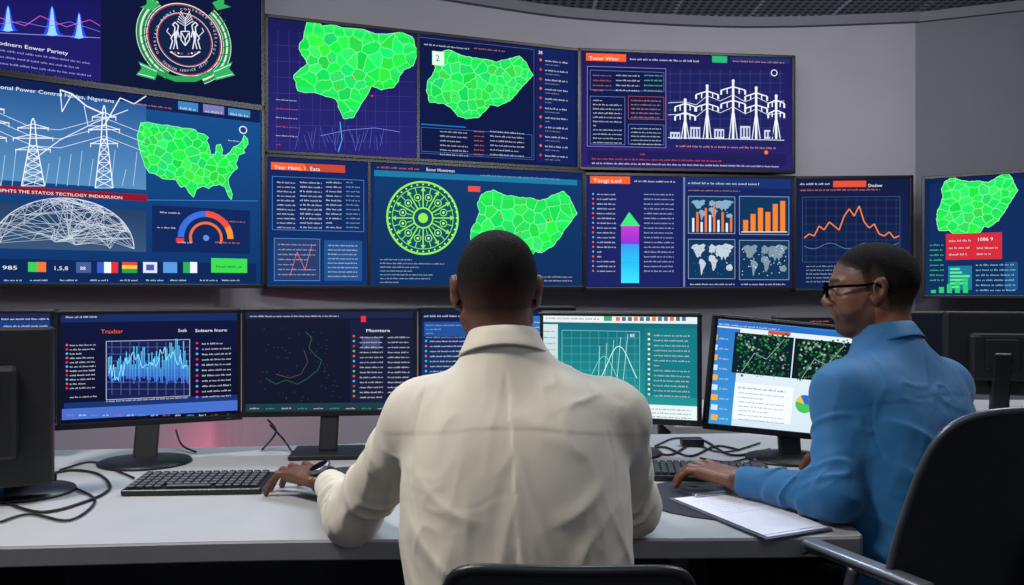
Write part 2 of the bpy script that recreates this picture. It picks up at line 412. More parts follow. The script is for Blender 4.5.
for sg in (-1,1):
    p.line([(cx+sg*7,34+yo),(cx+sg*9,26+yo),(cx+sg*8,20+yo),(cx+sg*12,16+yo),(cx+sg*15,19+yo),(cx+sg*12,22+yo),(cx+sg*13,29+yo),(cx+sg*17,35+yo),(cx+sg*15,38+yo),(cx+sg*18,48+yo)],1.2,WHT,4)
    p.line([(cx+sg*9,26+yo),(cx+sg*11,36+yo),(cx+sg*9,48+yo)],1.2,WHT,4); p.line([(cx+sg*13,29+yo),(cx+sg*12,40+yo),(cx+sg*14,48+yo)],1.0,WHT,4)
    p.poly([(cx+sg*8.5,25+yo),(cx+sg*13,28+yo),(cx+sg*12,35+yo),(cx+sg*9.5,34+yo)],(215,222,235),4)
    for k in range(5): p.line([(cx+sg*1,20-k*2.4+yo),(cx+sg*(9-k),15-k*2.8+yo)],.7,WHT,4); p.disc(cx+sg*(9-k),15-k*2.8+yo,.8,WHT,5,n=6)
    p.line([(cx+sg*16,33+yo),(cx+sg*22,27+yo),(cx+sg*20,23+yo)],.8,WHT,4)
    for k in range(4): p.disc(cx+sg*(4+k*4),53.5-k*.6+yo,1.1,WHT if k%2 else (220,60,70),5,n=8)
p.line([(cx-5,27+yo),(cx+5,27+yo),(cx+5,37+yo),(cx,44+yo),(cx-5,37+yo),(cx-5,27+yo)],1.1,WHT,6)
p.line([(cx-4,29+yo),(cx,37+yo),(cx+4,29+yo)],1.0,WHT,6); p.line([(cx,37+yo),(cx,43+yo)],1.0,WHT,6)
p.line([(cx,26+yo),(cx,10+yo)],1.1,WHT,5)
p.line([(cx-18,51+yo),(cx-8,57+yo),(cx+8,57+yo),(cx+18,51+yo)],1.1,WHT,4)
p.scale_from(st0,cx,cy,.84)
wall_display(p,'large wall-mounted display with green-ribboned crest on dark blue')
# ===== A lower
p=Panel(A_pl,A_dl,262,4.6,1.275,2.285)
p.bg((16,50,104),(24,78,140))
p.rect(-140,45,260,123,(18,32,78),1)
p.text(-14,87,'National Power Control Nodes, Nigeriana',4.0,WHT,4,w=128)
p.rect(178,101,198,112,(60,130,190),3); p.rect(203,104,224,115,(120,120,180),3); p.rect(228,108,250,118,(60,130,190),3)
p.micro(180,109,196,3);p.micro(205,112,222,3);p.micro(230,115,248,3)
p.micro(130,104,172,2,(240,130,110))
p.rect(-140,68,146,190,(40,88,148),2,(86,140,188))
p.pylon(33,186,64,36,WHT,1.0); p.pylon(104,188,78,28,WHT,1.0); p.pylon(-12,186,84,38,WHT,1.0)
for yy in (0,9,18):
    p.line([(-60,112+yy),(-8,110+yy),(33,128+yy),(60,130+yy),(104,118+yy),(145,134+yy)],.5,WHT,4)
p.line([(104,114),(86,106),(72,94),(60,90)],1.4,WHT,4); p.line([(104,126),(120,98),(134,104),(146,96)],1.0,WHT,4); p.line([(33,160),(60,140),(96,122),(128,110)],.8,WHT,4)
p.line([(60,90),(62,112),(72,94)],.8,WHT,4); p.line([(84,106),(88,126),(104,126)],.6,WHT,4)
for k in range(14):
    p.line([(-10+k*11,186),(-6+k*11,156+random.uniform(-8,16))],.45,(190,215,240),4)
p.rect(-140,184,147,195,(140,24,40),4)
p.text(-4,191.6,'RIPHTS THE STATOS TECTILOGY INDIAXUION',3.2,WHT,5,w=126)
p.rect(-140,195,146,252,(38,62,98),3,(56,84,120))
R=random.Random(3)
nodes=[]
for k in range(30):
    a=math.pi*k/29; nodes.append((62-72*math.cos(a),249-51*math.sin(a)))
for k in range(44):
    a=R.uniform(0,math.pi); r=math.sqrt(R.random()); nodes.append((62-70*r*math.cos(a),249-49*r*math.sin(a)))
for i,a in enumerate(nodes):
    for b in nodes[i+1:]:
        d_=math.hypot(a[0]-b[0],(a[1]-b[1])*1.4)
        if d_<16 or (d_<80 and R.random()<.07): p.line([a,b],.32,(205,216,230),4)
for k in range(29): p.line([nodes[k],nodes[k+1]],.6,WHT,4)
p.cmap(USA,137,121,249,201,46,MB_,2,seed=4,jit=.03)
gx,gy=206,232
p.rect(152,205,250,254,(18,40,92),1)
p.arc(gx,gy+6,24,90,180,6,(60,110,220),3); p.arc(gx,gy+6,24,25,90,6,(235,80,60),3); p.arc(gx,gy+6,24,0,30,6,(245,150,50),3)
p.arc(gx,gy+6,15,200,-20,2.6,(240,110,60),3); p.disc(gx,gy+6,3,(90,140,220),3)
p.micro(178,243,192,2.4);p.micro(215,243,240,2.4,(250,120,80));p.micro(160,213,180,2.4); p.micro(226,222,246,2.2,(240,120,80)); p.micro(157,228,176,2); p.rect(176,238,184,243,(230,60,60),4)
p.line([(147,200),(258,201)],.8,(60,120,190),3)
p.disc(243,130,4,(235,235,235),3); p.disc(243,130,3,(24,60,120),4); p.micro(228,141,250,2)
p.rect(-140,256,256,283,(14,40,86),2)
p.text(2,269.5,'985',4,WHT,4,w=15)
p.rect(28,262,37,272,(60,200,90),4);p.rect(37,262,46,272,(235,120,60),4)
p.text(53,270,'1,5,8',4,(230,235,250),4,w=15); p.rect(76,262,91,273,(70,90,150),4); p.text(80,270,'88',3.6,WHT,5)
p.rect(97,262,104,273,(60,90,200),4);p.rect(104,262,111,273,WHT,4);p.rect(111,262,118,273,RED,4)
p.rect(122,262,137,265,(235,70,60),4);p.rect(122,265,137,269,(245,200,60),4);p.rect(122,269,137,273,(40,160,80),4)
p.rect(143,262,157,273,(220,225,240),4);p.rect(146,264.5,154,270.5,(60,90,180),5)
p.rect(163,262,177,273,(90,150,220),4);p.rect(183,262,190,273,(40,170,90),4);p.rect(190,262,197,273,WHT,4)
p.rect(211,258,247,273,(60,215,80),4); p.micro(216,267.5,242,3,(20,90,40),5)
for x in (4,30,60,90,120,146,170,200,222): p.micro(x,281,x+18,2.2)
wall_display(p,'large wall-mounted display with pylons and green country map')
# ===== B upper
p=Panel(267,4.9,578,5.6,2.10,2.925)
p.bg((40,38,114),(26,28,86))
p.cmap([(.12,.0),(.45,.02),(.95,.04),(1,.2),(.96,.36),(.88,.42),(.8,.62),(.7,.66),(.62,.62),(.55,.8),(.48,.98),(.4,1),(.34,.8),(.22,.76),(.05,.74),(.02,.58),(.12,.45),(.06,.3)],291,20,418,124,40,MB_,2,seed=2)
for k in range(12):
    a=(278+k*11,30+k*1.1); p.line([a,(a[0]+R.uniform(-3,3),150)],.3,(72,64,150),1)
for k in range(7): p.line([(272,45+k*16),(415,52+k*15)],.3,(72,64,150),1)
p.line([(340,122),(342,140),(338,152)],.7,(60,200,240),3); p.line([(320,136),(348,130),(375,128),(400,132)],.5,(120,140,230),3)
for k in range(22): p.line([(300+k*4,128+R.uniform(-2,8)),(300+k*4+R.uniform(-6,6),140+R.uniform(0,12))],.3,(90,110,210),3)
for a,b in ((338,87),(352,78),(330,60),(372,96)): p.disc(a,b,1.1,RED,7)
for i in range(6): p.micro(276,100+i*9,298,1.6,(235,90,100) if i%2 else WHT)
p.rect(419,36,577,168,(16,26,68),1)
p.box(419,37,534,160,(90,110,170),3,.4); p.box(421,127,532,158,(70,120,200),3,.4)
p.rect(421,123.5,466,128,(30,110,190),4)
p.micro(424,45,470,2.2); p.micro(474,49,520,2.2,(220,120,120))
p.cmap(NIG,424,46,533,124,40,MB_,2,seed=6)
p.rect(432,51,444,66,(220,245,225),7); p.text(435.5,61,'2',6,(20,60,40),8)
for a,b in ((470,84),(492,70),(455,96),(505,96)): p.disc(a,b,1.1,RED,7)
for i in range(6):
    y=132+i*4.6; p.micro(440,y,468,1.9); p.micro(474,y,484,1.9,(240,120,90)); p.micro(490,y,524,1.9)
p.rect(536,48,575,165,(20,34,88),2)
for i in range(11):
    y=60+i*9.5; p.disc(540.5,y,1.4,RED if i%3 else ORG,4); p.micro(545,y+1.5,568,2.2)
    p.micro(545,y+5,560,1.6,(150,170,220))
p.text(538,54,'38',3.4,WHT,4)
wall_display(p,'wide wall-mounted display with two green state maps',splits=(418,))
# ===== B lower
p=Panel(266,4.9,583,5.6,1.27,2.072)
p.bg((18,50,104),(20,38,92))
p.rect(271,162,305,171,ORG,3); p.text(274,168.8,'Year Hent, 1. Eata',3.8,WHT,5,w=46); p.rect(305,163.5,345,173,(200,70,50),3)
p.box(272,176,364,232,(80,140,210),3,.5)
for i in range(11):
    y=183+i*4.5; p.micro(277,y,296,2.0); p.micro(300,y,322,2.2); p.micro(326,y,342,2.2,(235,235,250)); p.micro(346,y,360,2.0,(150,200,240))
p.rect(274,238,320,281,(40,60,110),2); p.box(274,238,320,281,(90,150,210),3,.5)
for i in range(7): p.micro(278,245+i*5,316,1.8,(200,215,240))
p.line([(290,276),(297,252),(305,270),(312,244)],.5,(230,110,90),5)
p.rect(324,240,362,281,(34,80,140),2); 
for i in range(8): p.micro(328,246+i*4.4,358,1.7)
p.rect(374,170,583,288,(20,58,108),1,(16,46,92))
p.micro(377,168,420,2.8,(235,100,60)); p.text(426,171,'Eorer Howtrees',3.2,WHT,4); p.micro(480,176,560,2,(150,180,230))
p.rect(374,176,577,180,(30,120,160),2)
gx,gy=423,218; GL=(140,238,84)
p.disc(gx,gy,37,(22,76,104),2); p.arc(gx,gy,36,0,360,2.0,GL,3,48);p.arc(gx,gy,31,0,360,.7,GL,3,48); p.arc(gx,gy,10,0,360,1.6,GL,4,24); p.disc(gx,gy,5,GL,4)
for k in range(12):
    a=math.radians(30*k); ca,sa=math.cos(a),math.sin(a)
    p.line([(gx+10*ca,gy+10*sa),(gx+31*ca,gy+31*sa)],1.3,GL,4)
    a2=a+math.radians(15); c2,s2=math.cos(a2),math.sin(a2)
    p.arc(gx+21*c2,gy+21*s2,3.4,0,360,.9,GL,4,12); p.disc(gx+21*c2,gy+21*s2,1.3,(210,250,160),5,n=8)
    p.line([(gx+12*c2,gy+12*s2),(gx+17*c2,gy+17*s2)],.8,GL,4); p.line([(gx+25*c2,gy+25*s2),(gx+31*c2,gy+31*s2)],.8,GL,4)
    p.poly([(gx+27*ca-2.5*sa,gy+27*sa+2.5*ca),(gx+31*ca,gy+31*sa),(gx+27*ca+2.5*sa,gy+27*sa-2.5*ca)],GL,5)
for k in range(36):
    a=math.radians(10*k); p.disc(gx+33.6*math.cos(a),gy+33.6*math.sin(a),.9,(200,250,150),5,n=6)
p.cmap(NIG,468,187,577,271,34,MB_,2,seed=9)
for i in range(7): p.micro(380,260+i*3.8,400+R.uniform(0,60),1.7,(190,215,245))
for i in range(3): p.micro(470,277+i*4,572,1.8,(235,200,210))
for a,b in ((500,216),(520,233),(548,220)): p.disc(a,b,1.2,RED,7)
p.rect(468,186,480,192,(230,80,70),5)
wall_display(p,'wide wall-mounted display with table, green wheel and map',splits=(369,))
# ===== C upper
p=Panel(580,5.62,793,5.8,2.108,2.935)
p.bg((44,34,106),(30,28,86))
p.rect(586,53,626,62,ORG,3); p.text(589,59.8,'Tosor Wtor',3.5,WHT,5,w=30); p.micro(630,60,700,2.6); p.rect(712,55,727,63,(40,180,120),3); p.rect(730,56,790,64,(30,46,110),3); p.micro(733,62,785,2.4,(235,140,90))
p.rect(587,66,666,148,(18,28,74),2); p.box(587,66,666,148,(140,140,200),3,.5)
p.box(590,70,664,92,(120,130,210),3,.4); p.box(590,96,625,145,(120,130,210),3,.4); p.box(628,96,664,120,(200,80,90),3,.4); p.box(628,124,664,145,(120,130,210),3,.4)
for i in range(4): p.micro(593,76+i*5,612,2,(240,110,90)); p.micro(616,76+i*5,640,2); p.micro(644,76+i*5,662,2,(120,220,180))
for i in range(11): p.micro(593,101+i*4.2,622,1.8)
for i in range(5): p.micro(631,101+i*4.2,661,1.8,(240,160,150)); p.micro(631,129+i*3.9,661,1.7)
p.rect(667,68,784,147,(30,34,92),2)
for k in range(12): p.line([(670+k*10,70),(670+k*10,142)],.3,(76,76,150),3)
for k in range(8): p.line([(668,74+k*9),(784,74+k*9)],.3,(76,76,150),3)
for x,h,w in ((685,38,10),(707,52,11),(733,57,12),(756,50,11),(776,42,8)):
    yt=139-h
    p.line([(x,139),(x,yt)],2.4,WHT,4); p.line([(x-4,139),(x-1,yt+h*.55)],.9,WHT,4); p.line([(x+4,139),(x+1,yt+h*.55)],.9,WHT,4)
    for fy in (.12,.36):
        y=yt+h*fy; p.line([(x-w,y+1.5),(x,y-2),(x+w,y+1.5)],1.2,WHT,4)
        for sg in (-1,1): p.line([(x+sg*w,y+1.5),(x+sg*w,y+6)],1.8,WHT,4); p.line([(x+sg*w*.5,y),(x+sg*w*.5,y+5)],1.1,WHT,4)
    p.disc(x,yt-1,1.6,WHT,5,n=8)
for yy in (100,112): p.line([(668,yy+3),(685,yy+2),(696,yy+5),(707,yy-4),(720,yy+1),(733,yy-5),(745,yy+2),(756,yy-3),(768,yy+3),(784,yy+1)],.5,WHT,5)
for x0,x1,h in ((670,680,7),(690,700,12),(714,724,10),(740,750,13),(764,770,9)): 
    p.rect(x0,139-h,x1,139,(205,210,230),4); 
    for q in range(3): p.rect(x0+1.5+q*3,139-h+2,x0+3+q*3,137,(50,56,120),5)
p.rect(668,138,784,140,WHT,4)
p.micro(676,147,776,2.6,(240,160,120))
p.rect(587,150,786,166,(34,30,86),2)
for i in range(3): p.micro(592 if i else 640,155+i*4.5,780,2.3,(235,80,90) if i<2 else WHT)
p.disc(766,152.5,2,(245,120,60),4)
p.arc(774,73,3,0,360,.8,WHT,4)
wall_display(p,'wall-mounted display with white power pylons on purple')
# ===== C lower
p=Panel(585,5.62,793,5.8,1.262,2.063)
p.bg((20,32,80),(22,38,94))
p.rect(588,177,680,286,(28,36,98),1)
p.rect(590,176,630,184,ORG,3); p.text(593,182.2,'Tangi Led',3.6,WHT,5,w=28); p.micro(634,182,676,2.4)
for i in range(17): p.disc(593,194+i*4.8,1.0,ORG if i%3 else CY_,4); p.micro(597,195+i*4.8,616,2.0)
for i in range(17): p.micro(644,195+i*4.8,674,2.0,(200,210,240))
p.poly([(620,226),(629,212),(640,226)],(60,230,120),4)
p.rect(621,226,639,244,(200,60,205),4,(140,50,215)); p.rect(621,244,639,262,(60,150,240),4,(40,195,245)); p.rect(621,262,639,283,(40,185,245),4,(60,225,245))
p.rect(684,177,791,189,(28,50,110),2); p.micro(688,184,760,2.8,WHT); p.micro(688,191,740,2,(220,130,110))
p.rect(683,176,685,287,(110,120,170),3)
for (a,b,c,d) in ((688,196,735,234),(739,196,789,235),(688,239,735,279),(739,240,789,280)):
    p.rect(a,b,c,d,(18,54,92),2); p.box(a,b,c,d,(150,170,200),3,.5)
worldmap(p,690,198,734,222,(130,170,195),3)
for k,h in enumerate((14,20,10,24,17,28,12,20,9,15)): p.rect(692+k*4.2,232-h,694.2+k*4.2,232,(235,120,60) if k%2 else (225,230,240),4)
for k,h in enumerate((12,18,24,20,28,31)): p.rect(743+k*7.4,232-h,748+k*7.4,232,(240,130,50),4)
p.line([(741,232),(787,232)],.8,WHT,5)
worldmap(p,690,241,734,277,(190,204,214),3); worldmap(p,741,242,788,278,(126,146,160),3)
for i in range(40): p.disc(742+R.uniform(0,45),244+R.uniform(0,32),.5,WHT,4,n=6); p.disc(691+R.uniform(0,42),243+R.uniform(0,32),.5,(60,110,150),4,n=6)
p.micro(690,285,735,2);p.micro(741,285,786,2)
wall_display(p,'wall-mounted display with rising arrow and four map tiles',splits=())
# ===== D
p=Panel(795,5.8,911,5.75,1.25,2.06)
p.bg((16,36,76),(22,28,66))
p.micro(800,185,830,2.6); p.rect(833,181,866,187,(230,80,50),3); p.micro(800,191,880,2.2,(240,130,90))
p.text(868,187,'Dodow',3.2,WHT,4)
p.box(802,197,900,262,(60,96,150),3,.4)
for k in range(8): p.line([(803,200+k*8),(900,200+k*8)],.3,(50,76,124),2)
for k in range(10): p.line([(806+k*10,198),(806+k*10,262)],.3,(50,76,124),2)
ys=[238,234,236,226,230,222,226,230,216,209,216,206,222,228,224,234,236,232,238,236]
p.line([(804+i*5.0,y) for i,y in enumerate(ys)],1.2,(245,130,60),5)
p.line([(804+i*5,246+3*math.sin(i*.9)) for i in range(20)],.4,(110,140,190),4)
for i in range(5): p.micro(806,267+i*3.8,870,1.9,(170,190,225))
p.rect(875,266,904,284,(24,80,120),3); p.micro(878,274,902,2.2); p.micro(878,280,898,2.2)
wall_display(p,'narrow wall-mounted display with orange line chart')
# ===== E
p=Panel(924,5.6,1060,5.18,1.207,2.03)
p.bg((18,50,90),(16,34,80))
p.rect(930,184,1050,292,(18,44,92),1)
p.cmap(NIG,935,177,1018,242,32,MB_,2,seed=12)
p.rect(946,234,1002,259,(208,44,58),7); p.text(977,241,'1086 9',3.4,WHT,8,w=16); p.micro(977,249,998,2.4,layer=8); p.micro(977,255,992,2.4,layer=8)
p.micro(949,242,972,2.6,layer=8);p.micro(949,249,972,2.6,layer=8);p.micro(949,255.5,968,2.6,layer=8)
for i in range(8): p.micro(930,246+i*5,944,2.4,(60,220,110)); 
for i in range(5): p.rect(931+i*8,290-3*i,936+i*8,293,(40,200,110),4)
for i in range(6): p.micro(976,266+i*5,1016,2.4,(150,220,245))
p.rect(948,266,972,290,(30,120,150),3)
for i in range(6): p.rect(950,268+i*3.6,956+R.uniform(2,14),270+i*3.6,(90,230,140),4)
p.rect(1005,262,1018,290,(30,80,130),3)
wall_display(p,'wall-mounted display with green map and red callout boxes')

# ---------------------------------------------------------------- desk monitors
def monitor(p,label,base=None,round_base=True,deskz=.75,bs=1.0,lit=True,thick=.035):
    mid=p.O+p.U*(p.Wd/2)+p.V*(p.H/2)
    if base is None: base=mid+Vector((0,0,0))+(-p.N)*.02
    base=Vector((base[0],base[1],deskz))
    E=empty('monitor',base,label,'monitor','monitors on the desks')
    mb=MB(); mb.box(p.M(p.Wd/2,p.H/2,-thick/2-.0005),(p.Wd+.012,p.H+.02,thick),.006)
    mb.box(p.M(p.Wd/2,p.H/2-.01,-thick-.012),(p.Wd*.62,p.H*.62,.03),.012)
    for i in range(7): mb.box(p.M(p.Wd/2,p.H*.62+i*.008-.02,-thick-.0275),(p.Wd*.4,.003,.003))
    mb.obj('monitor_housing',M_back,E)
    b=.010; mb=MB()
    mb.box(p.M(p.Wd/2,-.002,.002),(p.Wd+2*b,.018,.010),.002); mb.box(p.M(p.Wd/2,p.H,.002),(p.Wd+2*b,b,.010),.002)
    mb.box(p.M(0,p.H/2,.002),(b,p.H,.010),.002); mb.box(p.M(p.Wd,p.H/2,.002),(b,p.H,.010),.002)
    mb.obj('bezel',M_bezel,E)
    p.build(E)
    top=mid-p.N*(thick+.03); bot=Vector((base[0],base[1],deskz+.015))
    mb=MB()
    c=(top+bot)/2; ax=(top-bot).normalized(); xx=p.U-ax*p.U.dot(ax); xx.normalize(); yy=ax.cross(xx)
    mb.box(frameM(c,xx,yy,ax),(.065*bs,.022,(top-bot).length+.01),.006)
    mb.box(frameM(top+p.N*.012,p.U,p.V,p.N),(.09,.09,.03),.004)
    mb.obj('stand_neck',M_black,E)
    mb=MB()
    if round_base: mb.lathe(T(base),[(.128*bs,0),(.13*bs,.004),(.126*bs,.009),(.06*bs,.016),(.045*bs,.02)],40,1,.86)
    else: mb.box(frameM(base+Vector((0,0,.008)),p.U,p.N.normalized(),Vector((0,0,1))),(.25*bs,.19*bs,.015),.006,3)
    mb.obj('stand_base',M_black,E,smooth=round_base)
    mb=MB(); mb.box(p.M(p.Wd-.03,-.004,.0075),(.012,.004,.002)); mb.obj('power_button',M_grey,E)
    return E
# M1
p=Panel(59,2.25,239,2.44,.866,1.185)
p.bg((12,16,40),(18,24,60))
p.rect(59,313,241,320,(24,44,96),1); p.micro(66,318,98,2.4); p.text(101,333.5,'Traxlssr',4.2,ORG,4,w=22); p.text(178,332,'Sotb',3.2,WHT,4); p.text(195,332,'Solaere Inoro',3.1,WHT,4,w=32)
p.rect(106,341,190,396,(24,32,80),2); p.box(106,341,190,396,(180,190,225),3,.6)
for k in range(7): p.line([(107,347+k*7),(190,347+k*7)],.35,(100,120,180),3)
for k in range(9): p.line([(112+k*9,342),(112+k*9,395)],.35,(100,120,180),3)
R=random.Random(8)
for k in range(54):
    x=108+k*1.5; y=366+6*math.sin(k*.25)-k*.22+R.uniform(-14,9); p.rect(x,y,x+.9,384-R.uniform(0,8),(90,205,250),4,(70,120,240))
p.line([(109+k*1.55,368+6*math.sin(k*.3)+R.uniform(-8,8)-k*.25) for k in range(52)],.7,(140,225,255),5)
for i in range(11):
    p.disc(67,345+i*4.3,1.1,(ORG,RED,CY_)[i%3],4); p.micro(70,346+i*4.3,96,2)
for i in range(11): p.disc(197,343+i*5.4,1.2,(RED,(180,90,240),CY_)[i%3],4); p.micro(202,344.5+i*5.3,231,2.1)
p.micro(106,402,188,2); p.micro(70,398,98,2); p.rect(64,403,240,406,(26,50,110),2)
for i in range(14): p.micro(67+i*12,416,75+i*12,2.4,(ORG,WHT,CY_,WHT)[i%4])
p.rect(62,409,240,410,(70,110,200),3)
monitor(p,'black desk monitor showing cyan bar chart on navy',base=onz(145,463))
# M2
p=Panel(244,2.42,415,2.47,.876,1.188)
p.bg((18,24,42),(22,25,46))
p.rect(244,311,416,318,(30,38,72),1); p.micro(250,317,340,2); p.rect(361,316,366,322,RED,3)
p.line([(306,332),(312,338),(309,348),(316,356),(322,360),(318,370),(308,378),(298,384),(286,380),(276,384),(266,378)],.6,(44,96,70),3)
p.line([(276,374),(290,378),(301,374),(308,362),(304,350)],.4,(110,86,70),3)
for k in range(60): p.disc(R.uniform(255,340),R.uniform(325,402),.5,(60,68,96),2,n=6)
p.rect(350,320,415,402,(26,31,60),2); p.text(366,332,'Momtera',3.2,WHT,4,w=24)
p.rect(362,337,380,349,(60,70,110),3)
for i in range(13): p.rect(353,335+i*5,355,337+i*5,(ORG,CY_,RED,(90,200,110))[i%4],4); p.micro(360,338+i*5,384,1.9); p.micro(388,338+i*5,410,2.0)
p.rect(244,404,416,410,(30,60,70),2)
for i in range(10): p.micro(250+i*16,409,260+i*16,2,(80,190,130) if i%2 else WHT)
monitor(p,'black desk monitor with dim dark map view',base=onz(328,455),round_base=False,bs=.85)
# M3
p=Panel(420,2.62,573,2.66,.87,1.187)
p.bg((22,54,110),(22,34,80))
p.rect(420,311,575,320,(20,30,70),1); p.micro(424,317,470,2.6); p.rect(424,322,470,336,(36,80,150),2)
for i in range(11): p.disc(426,341+i*5,1.1,ORG if i%2 else CY_,4); p.micro(430,342+i*5,468,2.0)
for i in range(4): p.micro(426,326+i*4,466,2,(150,200,245))
p.rect(520,316,573,400,(50,110,180),2)
for i in range(12): p.micro(524,323+i*5,560,2.0)
monitor(p,'black desk monitor with blue list interface')
# M4
p=Panel(542,2.5,699,2.35,.86,1.175)
p.bg((36,150,150),(20,100,118))
p.rect(542,313,700,324,(225,235,238),2); p.micro(546,319,600,2.2,(60,80,90)); p.rect(604,315,612,321,(60,160,120),3)
for i in range(12): p.rect(616+i*6,317,620+i*6,321,(90,110,120) if i%3 else (230,110,60),3)
p.rect(542,324,558,425,(205,222,224),2,(160,205,205))
for i in range(14): p.micro(544,332+i*6,556,2,(70,90,100))
p.box(562,330,640,398,(140,220,215),3,.4)
for k in range(8): p.line([(562,338+k*8),(640,338+k*8)],.3,(90,180,180),3); p.line([(572+k*9,331),(572+k*9,397)],.3,(90,180,180),3)
p.line([(565+k*3,392-46*math.exp(-((k-18)/5.5)**2)) for k in range(25)],.8,(190,245,240),4)
p.line([(565+k*3,390-34*math.exp(-((k-13)/4.5)**2)) for k in range(25)],.6,(120,220,210),4)
for k in range(5): p.line([(598+k*6,394),(600+k*7,346-3*k)],.4,(210,245,245),4)
p.line([(566,394),(640,396)],.8,WHT,4); p.text(630,337,'88',3.4,WHT,4)
p.rect(645,328,697,398,(22,120,130),2)
for i in range(13): p.rect(648,333+i*5,650.2,335.2+i*5,WHT if i%2 else (240,210,90),4); p.micro(654,336+i*5,690,2.0)
p.rect(598,402,697,423,(225,240,238),3)
for i in range(5): p.micro(602,407+i*3.8,692,1.9,(50,90,100))
p.rect(560,403,595,422,(40,130,140),3); p.micro(563,411,592,2.4); p.micro(563,418,588,2.4)
monitor(p,'black desk monitor glowing teal with bell curve chart')
# M5
p=Panel(706,2.35,868,2.34,.853,1.172,drop=.045)
p.bg((210,226,238),(225,236,245))
p.rect(707,318,868,340,(40,110,190),1); p.micro(712,324,780,2.4); p.rect(800,320,860,334,(50,130,210),2)
p.rect(707,326,731,426,(46,120,196),2,(60,150,215))
for i in range(9): p.rect(711,334+i*10,717,340+i*10,(200,225,245) if i%2 else (250,170,60),3); p.micro(719,339+i*10,729,2.2)
p.rect(735,332,790,378,(14,34,44),3); p.rect(795,338,852,384,(14,30,36),3)
R=random.Random(11)
for bx,by,ex,ey in ((736,333,788,376),(796,339,848,382)):
    for k in range(300):
        x=R.uniform(bx,ex-1); y=R.uniform(by,ey-1); g=R.randint(50,150); p.disc(x+1,y+1,R.uniform(.4,1.6),(g*.35,g,g*.5) if R.random()<.85 else (150,170,160),4+k%3,n=5)
    p.line([(bx+5,ey-4),(bx+18,by+20),(bx+30,by+26),(ex-4,by+6)],.5,(160,180,175),7)
p.rect(735,382,790,424,(238,244,250),3)
p.micro(738,388,786,2.6,(40,60,90))
for i in range(7): p.micro(738,393+i*4.4,784,1.8,(110,120,140))
p.rect(768,330.5,790,336,(220,80,50),5)
p.disc(804,404,9,(70,190,90),5); p.disc(804,404,9.2,(40,110,200),6,a0=0,a1=120); p.disc(804,404,9.2,(245,190,60),6,a0=120,a1=165)
for i in range(5): p.micro(818,398+i*5,846,2,(90,100,120))
monitor(p,'black desk monitor with bright document and map pictures')
p=Panel(-120,2.3,53,2.36,.866,1.185); p.bg((20,50,110),(26,40,90)); p.micro(2,320,50,2.4); p.rect(-100,322,50,400,(24,60,130),1)
for i in range(5): p.micro(4,327+i*6,50,2.4)
monitor(p,'black desk monitor with blue interface behind another monitor')
p=Panel(52,1.93,-112,1.80,.80,1.152); p.bg((30,60,120),(20,30,80)); 
monitor(p,'black desk monitor turned away showing its back',base=onz(22,493),thick=.045,bs=.95)
p=Panel(1045,2.40,944,2.47,.945,1.175); p.bg((20,40,90),(20,40,90)); monitor(p,'black monitor seen from behind on the wrapping desk',bs=.8,thick=.05)
p=Panel(908,3.2,1010,3.1,.86,1.155); p.bg((16,16,24),(20,22,34)); monitor(p,'dark switched-off monitor on the rear table')
p=Panel(776,3.05,880,3.1,.84,1.14); p.bg((16,16,24),(20,22,34)); p.micro(810,322,830,2,(240,110,60)); monitor(p,'dark monitor with faint orange text on rear table')
p=Panel(884,3.4,960,3.4,.86,1.15); p.bg((16,16,24),(20,22,34)); monitor(p,'dark monitor at the back of the rear table')

# ---------------------------------------------------------------- room
wp=[(-3.95,2.92),(-2.6,3.93),(-1.74,4.62),(-1.5,5.0),(-.22,5.62),(.6,5.92),(1.8,6.08),(3.01,5.97)]
def wallmesh(name,pts,m,z0=0,z1=3.31,th=.12,smooth=False):
    n=len(pts); vs=[]; 
    for i,q in enumerate(pts):
        a=Vector(pts[max(i-1,0)]);b=Vector(pts[min(i+1,n-1)]); t=(b-a).normalized(); nn=Vector((-t.y,t.x))
        for (off) in (0,th):
            for z in (z0,z1): vs.append((q[0]+nn.x*off,q[1]+nn.y*off,z))
    fs=[]
    for i in range(n-1):
        a=i*4;b=a+4
        fs+=[(a,b,b+1,a+1),(a+2,a+3,b+3,b+2),(a+1,b+1,b+3,a+3),(a,a+2,b+2,b)]
    fs+=[(0,1,3,2),(4*n-4,4*n-2,4*n-1,4*n-3)]
    ob=mkobj(name,vs,fs,m); ob['kind']='structure'; return ob
wallmesh('wall_left',wp[:3],M_wall)
cur=[tuple(v[:2]) for v in smoothpts([(x,y,0) for x,y in wp[2:]],8)]
wallmesh('wall_back',cur,M_wall)
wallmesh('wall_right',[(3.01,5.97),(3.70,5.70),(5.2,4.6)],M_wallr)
t=wallmesh('trim_1',[(x,y-.05) for x,y in cur],M_trim,3.24,3.31,.04)
t=wallmesh('trim_2',[(3.01,5.93),(3.70,5.66),(5.2,4.55)],M_trim,3.24,3.31,.03)
t=wallmesh('baseboard_back',[(x,y-.02) for x,y in cur],M_trim,0,.1,.02)
def slab(name,z0,z1,m,ext=(-5,6,-1,7)):
    mb=MB(); mb.box(T(((ext[0]+ext[1])/2,(ext[2]+ext[3])/2,(z0+z1)/2)),(ext[1]-ext[0],ext[3]-ext[2],z1-z0)); ob=mb.obj(name,m); ob['kind']='structure'; return ob
M_floor=mat('floor_carpet',(48,48,58),.95,var=.2,vscale=60,bump=.6,bscale=300)
slab('floor',-.06,0,M_floor)
M_ceil=bpy.data.materials.new('ceiling_tiles'); M_ceil.use_nodes=True; nt=M_ceil.node_tree; b=nt.nodes['Principled BSDF']; b.inputs['Roughness'].default_value=.9
